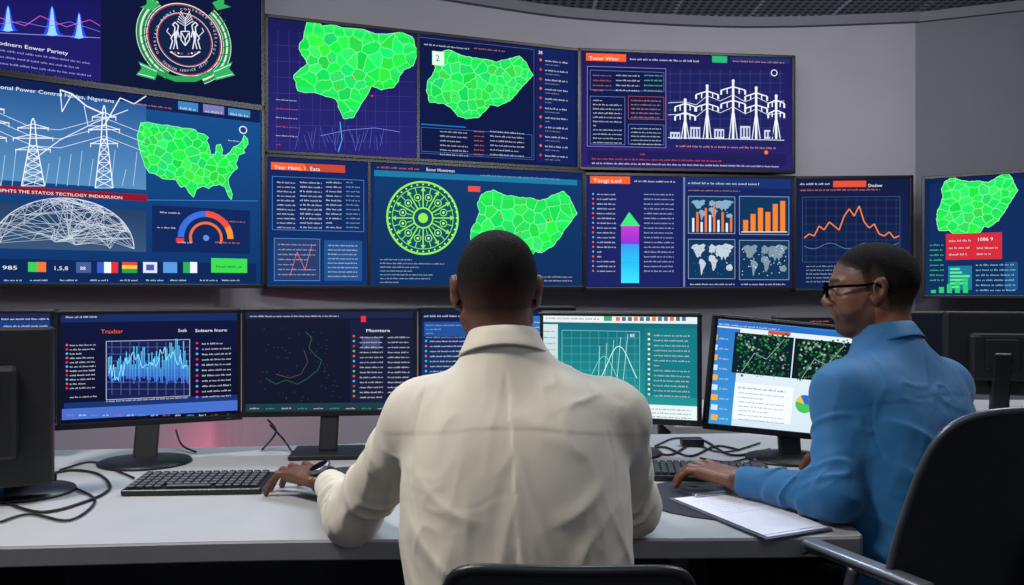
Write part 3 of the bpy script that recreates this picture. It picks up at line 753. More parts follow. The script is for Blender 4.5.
tc=nt.nodes.new('ShaderNodeTexCoord'); br=nt.nodes.new('ShaderNodeTexBrick'); br.offset=0; br.inputs['Scale'].default_value=1
br.inputs['Brick Width'].default_value=.6; br.inputs['Row Height'].default_value=.6; br.inputs['Mortar Size'].default_value=.016
br.inputs['Color1'].default_value=(*lin((124,126,140)),1);br.inputs['Color2'].default_value=(*lin((112,114,128)),1);br.inputs['Mortar'].default_value=(*lin((190,192,204)),1)
vo=nt.nodes.new('ShaderNodeTexVoronoi'); vo.inputs['Scale'].default_value=16; vo.inputs['Randomness'].default_value=0
rp=nt.nodes.new('ShaderNodeValToRGB'); rp.color_ramp.elements[0].position=.28; rp.color_ramp.elements[1].position=.40; rp.color_ramp.elements[0].color=(.05,.05,.06,1)
mx=nt.nodes.new('ShaderNodeMix'); mx.data_type='RGBA'; mx.blend_type='MULTIPLY'; mx.inputs[0].default_value=.95
nt.links.new(tc.outputs['Object'],br.inputs['Vector']); nt.links.new(tc.outputs['Object'],vo.inputs['Vector']); nt.links.new(vo.outputs['Distance'],rp.inputs['Fac'])
nt.links.new(br.outputs['Color'],mx.inputs[6]); nt.links.new(rp.outputs['Color'],mx.inputs[7]); nt.links.new(mx.outputs[2],b.inputs['Base Color'])
slab('ceiling',3.31,3.38,M_ceil)

# ---------------------------------------------------------------- desks
fr=[(-2.2,1.47),(-.99,1.56),(-.43,1.6),(.276,1.61),(.52,1.615)]
frs=[tuple(v[:2]) for v in smoothpts([(x,y,0) for x,y in fr],5)]+[(.705,1.625),(.715,1.635),(.735,1.90)]+[tuple(v[:2]) for v in smoothpts([(.75,1.93,0),(.95,2.04,0),(1.3,2.1,0),(1.9,2.12,0)],5)]
bk=[(1.9,2.85),(.6,2.78),(0,2.74),(-.6,2.58),(-2.2,2.42)]
outl=frs+bk
E=empty('desk',(0,2.1,0),'long curved light grey control room desk','desk')
def prism(outl,z0,z1):
    n=len(outl); tr=tessellate_polygon([[Vector((x,y,0)) for x,y in outl]])
    vs=[(x,y,z0) for x,y in outl]+[(x,y,z1) for x,y in outl]; fs=[]
    def area(t): a,b,c=[outl[i] for i in t]; return (b[0]-a[0])*(c[1]-a[1])-(b[1]-a[1])*(c[0]-a[0])
    for t in tr:
        t=tuple(t) if area(t)>0 else tuple(reversed(t))
        fs.append(tuple(i+n for i in t)); fs.append(tuple(reversed(t)))
    for i in range(n):
        j=(i+1)%n; fs.append((i,j,j+n,i+n))
    return vs,fs
vs,fs=prism(outl,.712,.75); mkobj('worktop',vs,fs,M_desk,E)
vs=[];fs=[]
for x,y in frs: vs+=[(x,y-.001,.709),(x,y-.004,.712),(x,y-.004,.7455),(x,y-.0005,.7495)]
for i in range(len(frs)-1):
    a=i*4;b=a+4
    for k in range(3): fs.append((a+k,b+k,b+k+1,a+k+1))
mkobj('front_edge',vs,fs,M_edge,E)
for x,y0,y1 in ((-1.35,1.62,2.38),(.36,1.72,2.6),(1.6,2.2,2.75)):
    mb=MB(); mb.box(T((x,(y0+y1)/2,.355)),(.04,y1-y0,.71),.003); mb.obj('support_panel',M_leg,E)
vs=[];fs=[]
bp=[(-2.1,2.36),(-.6,2.52),(0,2.68),(.6,2.72),(1.85,2.79)]
for x,y in bp: vs+=[(x,y,.2),(x,y,.71),(x,y+.02,.2),(x,y+.02,.71)]
for i in range(len(bp)-1):
    a=i*4;b=a+4; fs+=[(a,b,b+1,a+1),(a+2,a+3,b+3,b+2),(a+1,b+1,b+3,a+3),(a,a+2,b+2,b)]
mkobj('modesty_panel',vs,fs,M_leg,E)
E=empty('table',(1.6,3.25,0),'rear grey table carrying dark monitors','table')
mb=MB(); mb.box(T((1.65,3.3,.73)),(2.1,.7,.04),.006); mb.obj('tabletop',M_desk,E)
for x in (.68,2.6):
    for y in (3.0,3.58): mb=MB(); mb.box(T((x,y,.355)),(.05,.05,.71),.004); mb.obj('leg',M_leg,E)

# ---------------------------------------------------------------- keyboards etc
def keyboard(c,yaw,w,d,label):
    c=Vector((c[0],c[1],.75)); E=empty('keyboard',c,label,'keyboard','keyboards on the desk')
    Rz=Matrix.Rotation(yaw,4,'Z'); Rt=Rz@Matrix.Rotation(.06,4,'X'); base=T(c)@Rt
    mb=MB(); mb.box(base@T((0,0,.012)),(w,d,.016),.005,3); mb.obj('keyboard_case',M_black,E)
    kw=(w-.02)/15; kd=(d-.02)/6
    first=None
    for r in range(6):
        k=0
        while k<15:
            span=1
            if r==0 and k==4: span=6
            cx_=-w/2+.01+(k+span/2)*kw; cy_=-d/2+.01+(r+.5)*kd
            loc=base@Vector((cx_,cy_,.0235))
            if span==1 and first is not None:
                ob=first.copy(); ob.parent=E
            else:
                mb=MB(); mb.box(T((0,0,0)),(kw*span*.84,kd*.80,.008),.002,1)
                ob=mkobj('key',mb.v,mb.f,M_key); ob.parent=E
                if span==1: first=ob
            ob.location=loc-c; ob.rotation_euler=Rt.to_euler()
            if ob.name not in COL.objects: COL.objects.link(ob)
            k+=span
    return E
keyboard(onz(201,484,.76),.06,.335,.15,'black keyboard beside the round monitor base')
keyboard(onz(706,473,.76),-.12,.30,.14,'black keyboard in front of the teal monitor')
def padobj(px,label,name='mouse_pad',z1=.753,m=M_pad,cat='mouse pad'):
    pts=[onz(a,b) for a,b in px]; vs,fs=prism([(q.x,q.y) for q in reversed(pts)],.7503,z1)
    c=sum((q for q in pts),Vector())/len(pts)
    return mkobj(name,vs,fs,m,label=label,cat=cat,origin=(c.x,c.y,.75))
def ccw(px):
    P=[onz(a,b) for a,b in px]; A=sum(P[i].x*P[(i+1)%len(P)].y-P[(i+1)%len(P)].x*P[i].y for i in range(len(P)))
    return px if A<0 else list(reversed(px))
padobj(ccw([(322,470),(354,467),(366,486),(332,490)]),'small dark mouse pad by the wrist')
ring=[]
cpad=onz(742,499)
for k in range(28):
    a=2*math.pi*k/28; ring.append((cpad.x+.25*math.cos(a),cpad.y+.20*math.sin(a)))
vs,fs=prism(ring,.7503,.7528); mkobj('desk_pad',vs,fs,M_pad,label='dark rounded desk pad under the clipboard',cat='desk pad',origin=(cpad.x,cpad.y,.75))
cp=[onz(672,499,.756),onz(742,492,.756),onz(828,528,.756),onz(766,538,.756)]
ctr=sum(cp,Vector())/4; E=empty('clipboard',(ctr.x,ctr.y,.7528),'grey clipboard holding white printed pages','clipboard')
def grow(k,dx=0,dy=0): return [(ctr.x+dx+(q.x-ctr.x)*k,ctr.y+dy+(q.y-ctr.y)*k) for q in cp]
g=grow(1.0)
CP0=[Vector((q.x,q.y,0)) for q in cp]
if sum(g[i][0]*g[(i+1)%4][1]-g[(i+1)%4][0]*g[i][1] for i in range(4))<0: cp=cp[::-1]
vs,fs=prism(grow(1.05),.7532,.7565); mkobj('board',vs,fs,M_paper2,E)
vs,fs=prism(grow(.97,.004,-.003),.7567,.7578); mkobj('paper',vs,fs,M_paper,E)
vs,fs=prism(grow(.95,-.003,.002),.7580,.7588)
fm=[0]*len(fs)
A_,B_,C_,D_=CP0
def bil(s_,t_): 
    p0=A_.lerp(B_,s_); p1=D_.lerp(C_,s_); return p0.lerp(p1,t_)
for k in range(8):
    t_=.14+k*.05; e_=.85 if k%3 else random.uniform(.4,.7); s_=.14
    while s_<e_:
        w_=random.uniform(.03,.1); b=len(vs)
        for q in (bil(s_,t_),bil(min(s_+w_,.92),t_),bil(min(s_+w_,.92),t_+.008),bil(s_,t_+.008)): vs.append((q.x,q.y,.7590))
        fs.append((b+3,b+2,b+1,b)); fm.append(1); s_+=w_+.02
mkobj('paper',vs,fs,[M_paper,M_ink],E,fmat=fm)
mid_=bil(.5,.03); dv=B_-A_; an=math.atan2(dv.y,dv.x)
mb=MB(); mb.box(T((mid_.x,mid_.y,.762))@Matrix.Rotation(an,4,'Z'),(.09,.018,.006),.002); mb.obj('clip',M_chrome,E)
c=onz(742,474); c=Vector((c.x+.05,c.y+.03,.75)); E=empty('computer_mouse',(c.x,c.y,.75),'small black computer mouse beside the keyboard','computer mouse')
mb=MB(); mb.sphere((c.x,c.y,.764),.028,20,12,(1,1.6,.5)); mb.obj('mouse_shell',M_black,E,smooth=True)
mb=MB(); mb.tube([(c.x-.003,c.y+.02,.776),(c.x+.003,c.y+.02,.776)],.005,12); mb.obj('scroll_wheel',M_grey,E)
c=onz(692,446); mb=MB(); mb.box(T((c.x,c.y,.763)),(.07,.045,.026),.005); mb.obj('power_adapter',M_black,label='small black power adapter among cables',cat='adapter',origin=(c.x,c.y,.75))
c=Vector((1.58,2.26,.75)); E=empty('desktop_speaker',c,'small black desktop speaker on the desk','speaker')
mb=MB(); mb.box(T(c+Vector((0,0,.1))),(.1,.1,.2),.012,3); mb.obj('speaker_cabinet',M_black,E)
mb=MB(); mb.lathe(T(c+Vector((0,-.052,.07)))@Matrix.Rotation(math.pi/2,4,'X'),[(.036,0),(.034,.004),(.012,-.004)],24); mb.obj('speaker_cone',M_key,E,smooth=True)
def cable(px,label,z=.7545,r=.0042):
    pts=[]
    for q in px:
        zz=q[2] if len(q)>2 else z
        pts.append(onz(q[0],q[1],zz))
    sp=smoothpts(pts,8); mb=MB(); mb.tube(sp,r,8); mb.obj('cable',M_cable,smooth=True,label=label,cat='cable',group='loose cables on the desk',origin=tuple(pts[0]))
cable([(0,500),(40,512),(84,502),(110,488),(98,474),(72,470),(50,474)],'black cable looping on the desk',r=.0035)
cable([(60,470),(92,462),(120,472),(134,478)],'thin black cable beside keyboard',r=.003)
cable([(70,486),(95,500),(70,520),(30,514),(0,522)],'black cable trailing along desk edge',r=.003)
cable([(262,450),(276,432,.80),(268,420,.86)],'black cable hanging behind monitor',r=.003)
cable([(270,425,.84),(284,440,.78),(292,452)],'black cable dropping behind monitor',r=.003)
cable([(640,452),(664,447),(690,456),(716,446),(740,450)],'black cable behind the keyboard',r=.0035)
cable([(640,440),(668,455),(700,440),(732,455),(770,449)],'tangled black cable behind the keyboard',r=.0035)
cable([(655,446),(680,438),(720,452),(760,443)],'thin black cable behind the keyboard',r=.003)
cable([(700,458),(730,462),(765,455),(800,466)],'black cable beside monitor stand',r=.003)
cable([(176,430,.80),(182,445,.765),(196,452)],'thin black cable behind round monitor base',r=.003)

# ---------------------------------------------------------------- office chairs
def backrest(E,c0,Rr,Fw,h,w,z0,lean,mesh_m,frame_m,curve=.03,sq=6.0,fr_r=.011):
    Rr=Vector((Rr[0],Rr[1],0));Fw=Vector((Fw[0],Fw[1],0))
    def P(s,t):
        n=sq; k=1/((abs(s)**n+abs(t)**n)**(1/n)) if (abs(s)+abs(t))>0 else 1
        m=max(abs(s),abs(t)); k=k*m if m>0 else 1
        s2,t2=s*k,t*k
        wid=w/2*(1-.05*t2)
        z=z0+h*(t2+1)/2
        off=-lean*((t2+1)/2)**1.3 + curve*(s2*s2) + .015*math.sin((t2+1)*math.pi/2)
        return Vector((c0[0],c0[1],0))+Rr*(s2*wid)+Fw*off+Vector((0,0,z))
    N=24; vs=[];fs=[]
    for side in (0,1):
        for j in range(N+1):
            for i in range(N+1):
                q=P(-1+2*i/N,-1+2*j/N); vs.append(q+Fw*(0.004 if side else -.004))
    n1=(N+1)**2
    for j in range(N):
        for i in range(N):
            a=j*(N+1)+i; f=(a,a+1,a+N+2,a+N+1); fs.append(f); fs.append(tuple(x+n1 for x in reversed(f)))
    mkobj('backrest',vs,fs,mesh_m,E,smooth=True)
    bd=[P(-1+2*i/N,-1) for i in range(N)]+[P(1,-1+2*i/N) for i in range(N)]+[P(1-2*i/N,1) for i in range(N)]+[P(-1,1-2*i/N) for i in range(N+1)]
    mb=MB(); mb.tube(bd,fr_r,10); mb.obj('backrest_frame',frame_m,E,smooth=True)
    return P
def office_chair(seat,Fw,label,backoff,h,w,z0,lean,frame_m,arms=True,latoff=0,fr_r=.011,sq=6.,curve=.03,armz=.68,armw=.265,armf=.0):
    Fw=Vector((Fw[0],Fw[1])).normalized(); Rr=Vector((Fw.y,-Fw.x))
    F3=Vector((Fw.x,Fw.y,0));R3=Vector((Rr.x,Rr.y,0)); Z=Vector((0,0,1))
    E=empty('office_chair',(seat[0],seat[1],0),label,'chair','office chairs at the desk')
    S=Vector((seat[0],seat[1],0))
    mb=MB(); mb.box(frameM(S+Z*.395,R3,F3,Z),(.48,.46,.06),.028,4); mb.obj('seat',M_seat,E,smooth=True)
    c0=S-F3*backoff+R3*latoff; P=backrest(E,(c0.x,c0.y),Rr,Fw,h,w,z0,lean,M_mesh,frame_m,fr_r=fr_r,sq=sq,curve=curve)
    mb=MB(); mb.tube(smoothpts([S-F3*.1+Z*.35,S-F3*(backoff+.02)+Z*.37,P(0,-.75)-F3*.02,P(0,0)-F3*.02],6),.016,10); mb.obj('back_support',M_black,E,smooth=True)
    if arms:
        for sg in (-1,1):
            A=S+R3*sg*armw+F3*armf
            mb=MB(); mb.tube(smoothpts([S+R3*sg*.2+Z*.36,A-F3*.04+Z*.40,A-F3*.06+Z*(armz-.10),A-F3*.08+Z*(armz-.004)],6),.012,10)
            mb.tube(smoothpts([A+F3*.035+Z*(armz-.012),A+F3*.03+Z*armz,A-F3*.12+Z*armz,A-F3*.25+Z*(armz-.012)],6),.011,10); mb.obj('arm_frame',M_grey,E,smooth=True)
            mb=MB(); mb.box(frameM(A-F3*.10+Z*(armz+.010),R3,F3,Z),(.036,.27,.014),.006,3); mb.obj('armrest',M_arm,E,smooth=True)
    mb=MB(); mb.tube([S+Z*.08,S+Z*.36],.028,16); mb.tube([S+Z*.2,S+Z*.37],.035,16); mb.obj('gas_column',M_chrome,E,smooth=True)
    mb=MB()
    for k in range(5):
        a=2*math.pi*k/5+.3; d=Vector((math.cos(a),math.sin(a),0)); mb.tube([S+Z*.11,S+d*.15+Z*.1,S+d*.29+Z*.075],[.025,.02,.014],10)
    mb.obj('star_base',M_black,E,smooth=True)
    for k in range(5):
        a=2*math.pi*k/5+.3; d=Vector((math.cos(a),math.sin(a),0)); t=Vector((-d.y,d.x,0)); q=S+d*.29+Z*.029
        mb=MB(); mb.tube([q-t*.022,q-t*.006],.028,16); mb.tube([q+t*.006,q+t*.022],.028,16); mb.tube([q-t*.02,q+t*.02],.008,8); mb.tube([q,q+Z*.05],.007,8); mb.obj('caster',M_black,E)
office_chair((.085,1.36),(0.02,1),'dark office chair under the man in the cream shirt',.235,.31,.36,.555,.03,M_black,sq=9,fr_r=.008,curve=.015,armz=.66)
FR=Vector((-.4,.917)).normalized()
office_chair((.89,1.67),FR,'black mesh office chair with grey frame and silver arms',.19,.495,.54,.555,.12,M_grey,latoff=-.045,fr_r=.0065,sq=7,curve=.06,armz=.745,armw=.32)

# ---------------------------------------------------------------- SDF engine
def v3(a): return np.array([a[0],a[1],a[2]],dtype=np.float32)
LAT=np.random.RandomState(42).rand(32,32,32).astype(np.float32)
def vnoise(Q):
    i=np.floor(Q).astype(np.int32); f=(Q-i).astype(np.float32); f=f*f*f*(f*(f*6-15)+10)
    x0=i[...,0]&31;y0=i[...,1]&31;z0=i[...,2]&31;x1=(x0+1)&31;y1=(y0+1)&31;z1=(z0+1)&31
    fx,fy,fz=f[...,0],f[...,1],f[...,2]
    a=LAT[x0,y0,z0]*(1-fx)+LAT[x1,y0,z0]*fx; b=LAT[x0,y1,z0]*(1-fx)+LAT[x1,y1,z0]*fx
    c=LAT[x0,y0,z1]*(1-fx)+LAT[x1,y0,z1]*fx; d=LAT[x0,y1,z1]*(1-fx)+LAT[x1,y1,z1]*fx
    return (a*(1-fy)+b*fy)*(1-fz)+(c*(1-fy)+d*fy)*fz
def ridge(Q):
    n=vnoise(Q); r=1-np.sqrt((2*n-1)**2+.004)*1.6; return np.clip(r,0,1)**2
class SDF:
    def __init__(s): s.p=[];s.lo=[];s.hi=[]
    def _b(s,c,r): s.lo.append(np.array(c)-r); s.hi.append(np.array(c)+r)
    def ell(s,c,r,R=None,k=.02,sub=False):
        c=v3(c); R=np.eye(3,dtype=np.float32) if R is None else np.array(R,dtype=np.float32); r=np.array(r,dtype=np.float32)
        def f(P):
            q=(P-c)@R; k0=np.sqrt(((q/r)**2).sum(-1)); k1=np.sqrt(((q/(r*r))**2).sum(-1))+1e-6
            return k0*(k0-1)/k1
        s.p.append((f,k,sub)); 
        if not sub: s._b(c,r.max())
    def cone(s,a,b,ra,rb,k=.02,sub=False):
        a=v3(a);b=v3(b);ba=b-a;l=float(ba@ba)+1e-9
        def f(P):
            pa=P-a; h=np.clip((pa@ba)/l,0,1)
            return np.sqrt(((pa-h[...,None]*ba)**2).sum(-1))-(ra+(rb-ra)*h)
        s.p.append((f,k,sub))
        if not sub: s._b(a,ra); s._b(b,rb)
    def rbox(s,c,hf,rd,R=None,k=.02):
        c=v3(c); R=np.eye(3,dtype=np.float32) if R is None else np.array(R,dtype=np.float32); hf=np.array(hf,dtype=np.float32)-rd
        def f(P):
            q=np.abs((P-c)@R)-hf
            return np.sqrt((np.maximum(q,0)**2).sum(-1))+np.minimum(q.max(-1),0)-rd
        s.p.append((f,k,False)); s._b(c,float(np.linalg.norm(hf))+rd)
    def comb(s,vals,idx):
        acc=None
        for i in idx:
            if s.p[i][2]: continue
            v=vals[i]; k=s.p[i][1]
            if acc is None: acc=v
            else:
                h=np.maximum(k-np.abs(acc-v),0)/k; acc=np.minimum(acc,v)-h*h*k*.25
        for i in idx:
            if not s.p[i][2]: continue
            v=-vals[i]; k=s.p[i][1]; h=np.maximum(k-np.abs(acc-v),0)/k; acc=np.maximum(acc,v)+h*h*k*.25
        return acc
    def mesh(s,res,post=None,B=16):
        lo=np.min(s.lo,axis=0)-.03; hi=np.max(s.hi,axis=0)+.03
        nb=np.ceil((hi-lo)/(res*B)).astype(int); n=nb*B
        g=np.indices(nb).reshape(3,-1).T; ctr=(lo+(g*B+B/2)*res).astype(np.float32)
        vals=[f(ctr) for f,_,_ in s.p]; co=s.comb(vals,range(len(s.p)))
        if post is not None: co=post(ctr,co)
        Rr=B*res*.87; act=np.abs(co)<Rr*1.9+.015
        G=np.ones(n,dtype=np.float32)
        for b in g[(~act)&(co<0)]: G[b[0]*B:b[0]*B+B,b[1]*B:b[1]*B+B,b[2]*B:b[2]*B+B]=-1
        lc=(np.indices((B,B,B)).reshape(3,-1).T*res).astype(np.float32)
        VA=np.array(vals); issub=np.array([q[2] for q in s.p])
        mn=VA[~issub].min(axis=0)
        for bi in np.nonzero(act)[0]:
            b=g[bi]; P=(lo+b*B*res).astype(np.float32)+lc
            idx=[i for i in range(len(s.p)) if VA[i,bi]<((mn[bi]+2.6*Rr+.07) if not issub[i] else 2*Rr+.05)]
            vv={i:s.p[i][0](P) for i in idx}
            a=s.comb(vv,idx)
            if post is not None: a=post(P,a)
            G[b[0]*B:b[0]*B+B,b[1]*B:b[1]*B+B,b[2]*B:b[2]*B+B]=a.reshape(B,B,B)
        S=G<0
        c=np.zeros(np.array(n)-1,dtype=np.uint8)
        for i in (0,1):
            for j in (0,1):
                for k in (0,1): c+=S[i:n[0]-1+i,j:n[1]-1+j,k:n[2]-1+k]
        A=(c>0)&(c<8); ids=np.full(A.shape,-1,dtype=np.int32); ijk=np.argwhere(A); ids[A]=np.arange(len(ijk))
        pos=np.zeros((len(ijk),3)); cnt=np.zeros(len(ijk))
        cs=[(i,j,k) for i in (0,1) for j in (0,1) for k in (0,1)]
        for a in cs:
            for ax in range(3):
                if a[ax]: continue
                b=list(a); b[ax]=1
                fa=G[ijk[:,0]+a[0],ijk[:,1]+a[1],ijk[:,2]+a[2]]; fb=G[ijk[:,0]+b[0],ijk[:,1]+b[1],ijk[:,2]+b[2]]
                m=(fa<0)!=(fb<0); t=np.where(m,fa/np.where(m,fa-fb,1),0)
                q=np.array(a,dtype=float)[None,:].repeat(len(ijk),0); q[:,ax]+=t
                pos+=q*m[:,None]; cnt+=m
        verts=lo+res*(ijk+pos/cnt[:,None])
        quads=[]
        for ax in range(3):
            o1,o2=[(1,2),(2,0),(0,1)][ax]
            sl0=[slice(None)]*3; sl1=[slice(None)]*3
            sl0[ax]=slice(0,n[ax]-1); sl1[ax]=slice(1,n[ax])
            D=S[tuple(sl0)]!=S[tuple(sl1)]; E_=np.argwhere(D); E_=E_[(E_[:,o1]>0)&(E_[:,o2]>0)&(E_[:,o1]<n[o1]-1)&(E_[:,o2]<n[o2]-1)]
            ins=S[E_[:,0],E_[:,1],E_[:,2]]
            def cid(d1,d2):
                q=E_.copy(); q[:,o1]-=d1; q[:,o2]-=d2; return ids[q[:,0],q[:,1],q[:,2]]
            Q=np.stack([cid(1,1),cid(0,1),cid(0,0),cid(1,0)],1)
            Q[~ins]=Q[~ins][:,::-1]; quads.append(Q)
        Q=np.concatenate(quads); Q=Q[(Q>=0).all(1)]
        return verts,Q
def nrm(v): v=np.array(v,dtype=float); return v/np.linalg.norm(v)
def ss(x): x=np.clip(x,0,1); return x*x*(3-2*x)
def person(cfg):
    lat=nrm(cfg['lat']); pel=np.array(cfg['pelvis']);neck=np.array(cfg['neck']); up=nrm(neck-pel); lat=nrm(lat-up*(lat@up)); fw=np.cross(up,lat)
    Rt=np.stack([lat,fw,up],1)
    H=np.array(cfg['head']); hf=nrm(cfg['hface']); hr=nrm(np.cross(hf,(0,0,1))); hu=np.cross(hr,hf)
    Rh=np.stack([hr,hf,hu],1); s=cfg.get('hs',.92)
    def hp(x,y,z): return H+Rh@np.array([x,y,z])*s
    def he(S,x,y,z,r,k=.02,sub=False,R=None): S.ell(hp(x,y,z),tuple(q*s for q in r),Rh if R is None else R,k=k*s,sub=sub)
    def hc(S,a,b,ra,rb,k=.02,sub=False): S.cone(hp(*a),hp(*b),ra*s,rb*s,k=k*s,sub=sub)
    E=empty('person',(pel[0],pel[1],0),cfg['label'],'person','seated operators')
    body=SDF(); nr=cfg.get('nr',1.0)
    def headprims(S):
        he(S,0,-.010,.032,(.076,.099,.084),.02)
        he(S,0,-.045,.022,(.066,.066,.066),.03)
        he(S,0,.0,-.005,(.069,.082,.08),.03)
        S.cone(hp(0,-.038,-.05),neck+fw*(-.005),.047*nr,.058*nr,k=.03)
        S.cone(hp(0,-.012,-.05),neck+fw*.02-up*.02,.045*nr,.056*nr,k=.03)
        he(S,0,.028,-.042,(.062,.060,.070),.03)
    headprims(body)
    he(body,0,.066,-.100,(.028,.022,.019),.025)
    for sg in (-1,1):
        hc(body,(sg*.056,-.005,-.060),(sg*.022,.060,-.102),.016,.015,.022)
        he(body,sg*.042,.054,-.050,(.024,.026,.028),.02)
        he(body,sg*.045,.06,-.022,(.02,.02,.018),.02)
        hc(body,(sg*.012,.088,.026),(sg*.045,.07,.022),.009,.008,.012)
        he(body,sg*.013,.098,-.034,(.010,.012,.009),.008)
        ang=.45*sg; Re=Rh@np.array([[math.cos(ang),math.sin(ang),0],[-math.sin(ang),math.cos(ang),0],[0,0,1]])
        he(body,sg*.085,-.014,-.002,(.0065,.020,.031),.006,R=Re)
        he(body,sg*.089,-.021,.008,(.006,.013,.021),.006,R=Re)
        hc(body,(sg*.080,.0,-.026),(sg*.079,-.004,-.034),.0085,.007,.008)
        he(body,sg*.0935,-.010,.0,(.006,.010,.016),.006,sub=True,R=Re)
        he(body,sg*.031,.100,.004,(.016,.014,.009),.012,sub=True)
        he(body,sg*.031,.079,.005,(.015,.013,.0125),.004)
    hc(body,(0,.088,.012),(0,.106,-.024),.008,.0120,.012); he(body,0,.107,-.029,(.013,.010,.009),.01)
    he(body,0,.076,-.062,(.028,.016,.018),.018)
    he(body,0,.090,-.059,(.021,.008,.0050),.004); he(body,0,.088,-.0700,(.019,.008,.0058),.004)
    sh={1:np.array(cfg['shoulderR']),-1:np.array(cfg['shoulderL'])}
    L=np.linalg.norm(neck-pel); tw=cfg.get('tw',1.0); wst=cfg.get('waist',1.0)
    def torso(S,g,soft=1.):
        S.ell(pel+up*.02,(.160*tw+g,.12+g,.12+g),Rt,k=.05)
        S.ell(pel+up*L*.33,(.144*tw*wst+g*1.5,.100*wst+g*1.2,.19),Rt,k=.08)
        S.ell(pel+up*L*.62+fw*.01,(.160*tw+g,.105+g,.2+g*.5),Rt,k=.08)
        for sg in (-1,1):
            S.cone(neck-up*.035,sh[sg]*.82+neck*.18-up*0.004,.044+g*.4,.042+g*.5,k=.06)
            S.ell(pel+up*L*.64+lat*sg*.066*tw-fw*.018,(.075+g,.072+g,.15+g),Rt,k=.08)
    torso(body,-.006)
    arms=[(sh[-1],np.array(cfg['elbowL']),np.array(cfg['wristL'])),(sh[1],np.array(cfg['elbowR']),np.array(cfg['wristR']))]
    for a,b,c in arms:
        body.cone(a,b,.045,.037,k=.03); body.cone(b,c,.037,.025,k=.02)
    def hand(w,f,side,tipz,hz=1.12):
        f=nrm(f); up_=np.array([0,0,1.])
        s_=nrm(np.cross(f,up_)*side)
        Rb=np.stack([s_,f,up_],1)
        body.rbox(w+f*.052*hz+up_*.004,(.041*hz,.052*hz,.0145),.0135,Rb,k=.012)
        body.ell(w+f*.06*hz+up_*.010,(.032,.045,.012),Rb,k=.012)
        body.cone(w,w+f*.03,.026,.023,k=.02)
        offs=(.032,.0108,-.0105,-.031); Ls=(.076,.086,.080,.062); R0=(.0098,.0100,.0096,.0086)
        for i in range(4):
            k0=w+f*(.094-.006*abs(i-1.2))*hz+s_*offs[i]*hz+up_*(.010)
            sp=nrm(f+s_*(.30,.08,-.14,-.38)[i])
            Lf=Ls[i]*hz
            p1=k0+sp*Lf*.46+up_*Lf*(.04,.02,.0,-.02)[i]
            end=k0+sp*Lf*.92; end[2]=tipz+R0[i]*.75
            p2=p1*.42+end*.58+up_*.008
            body.cone(k0-f*.035,k0,R0[i]*.8,R0[i]+.0016,k=.008)
            body.cone(k0,p1,R0[i]+.0008,R0[i]+.0004,k=.003); body.cone(p1,p2,R0[i]+.0002,R0[i]-.0008,k=.003); body.cone(p2,end,R0[i]-.0008,R0[i]-.0016,k=.003)
        t0=w+f*.022+s_*.024-up_*.002; t1=w+f*.054+s_*.056-up_*.004; t2=w+f*.082+s_*.070; t2[2]=tipz+.014; t3=w+f*.106+s_*.072; t3[2]=tipz+.010
        body.cone(t0,t1,.017,.0132,k=.014); body.cone(t1,t2,.0124,.0112,k=.003); body.cone(t2,t3,.0110,.0090,k=.003)
    hand(arms[0][2],cfg['hdirL'],1,cfg.get('tipL',.75)); hand(arms[1][2],cfg['hdirR'],-1,cfg.get('tipR',.75))
    hips=[pel+lat*sg*.095-np.array([0,0,.02])+fw*.02 for sg in (-1,1)]
    ff=nrm([fw[0],fw[1],0]); knees=[h*1+ff*.43+nrm([lat[0],lat[1],0])*sg*.05+np.array([0,0,.01]) for h,sg in zip(hips,(-1,1))]
    ank=[k_*1+ff*cfg.get('ankf',.02) for k_ in knees]
    for q in ank: q[2]=.10
    for h,k_,a in zip(hips,knees,ank):
        body.cone(h,k_,.072,.050,k=.04); body.cone(k_,a,.048,.034,k=.02); body.cone(a-np.array([0,0,.04]),a+ff*.13-np.array([0,0,.06]),.032,.028,k=.02)
    v,q=body.mesh(.0033)
    ob=mkobj('body',v,q,cfg['skin'],E,smooth=True)
    def hairline(x,y):
        return np.interp(y,[-.12,-.06,-.035,-.026,.0,.010,.016,.026,.044,.062,.078,.11],[-.044,-.044,-.038,.0,.028,.0,.004,.044,.054,.062,.074,.080])
    q_=(v-H)@Rh/s; x_=np.abs(q_[:,0]); y_=q_[:,1]; z_=q_[:,2]
    near=(np.linalg.norm(q_,axis=1)<.2)
    reg=z_-hairline(x_,y_)
    stub=ss((reg+.020)/.024)*(x_<.081)*.8*near
    if cfg.get('beard'):
        bl=np.interp(y_,[-.02,.01,.03,.06,.09,.12],[.01,.0,-.040,-.054,-.050,-.050])
        bd=ss((bl-z_)/.014)*ss((z_+.125)/.015)*(y_>.0)
        lipd=((q_[:,0]/.027)**2+((z_+.064)/.012)**2)<1
        stub=np.maximum(stub,bd*.62*(~(lipd&(y_>.07)))*near*(x_<.081))
    brow=np.exp(-(((z_-.026)/.0055)**2))*(x_>.012)*(x_<.05)*(y_>.05)*near
    stub=np.maximum(stub,brow*.9)
    at=ob.data.attributes.new('Stub','FLOAT','POINT'); at.data.foreach_set('value',stub.astype(np.float32))
    lip=(((q_[:,0]/.024)**2+((z_+.064)/.0115)**2)<1)*(y_>.078)*near*.6
    at=ob.data.attributes.new('Lip','FLOAT','POINT'); at.data.foreach_set('value',lip.astype(np.float32))
    hs=SDF(); headprims(hs)
    Hf=H.astype(np.float32); Rf=Rh.astype(np.float32)
    def hpost(P,f):
        q=((P-Hf)@Rf)/s; y=q[...,1]; z=q[...,2]; x=np.abs(q[...,0])
        h=hairline(x,y)
        rg=z-h
        return f-np.clip(rg*.07,-.012,.0018+0.0030*np.clip((z-.03)/.06,0,1))+.0006*np.sin(q[...,0]*520)*np.sin(y*480)*np.sin(z*540)
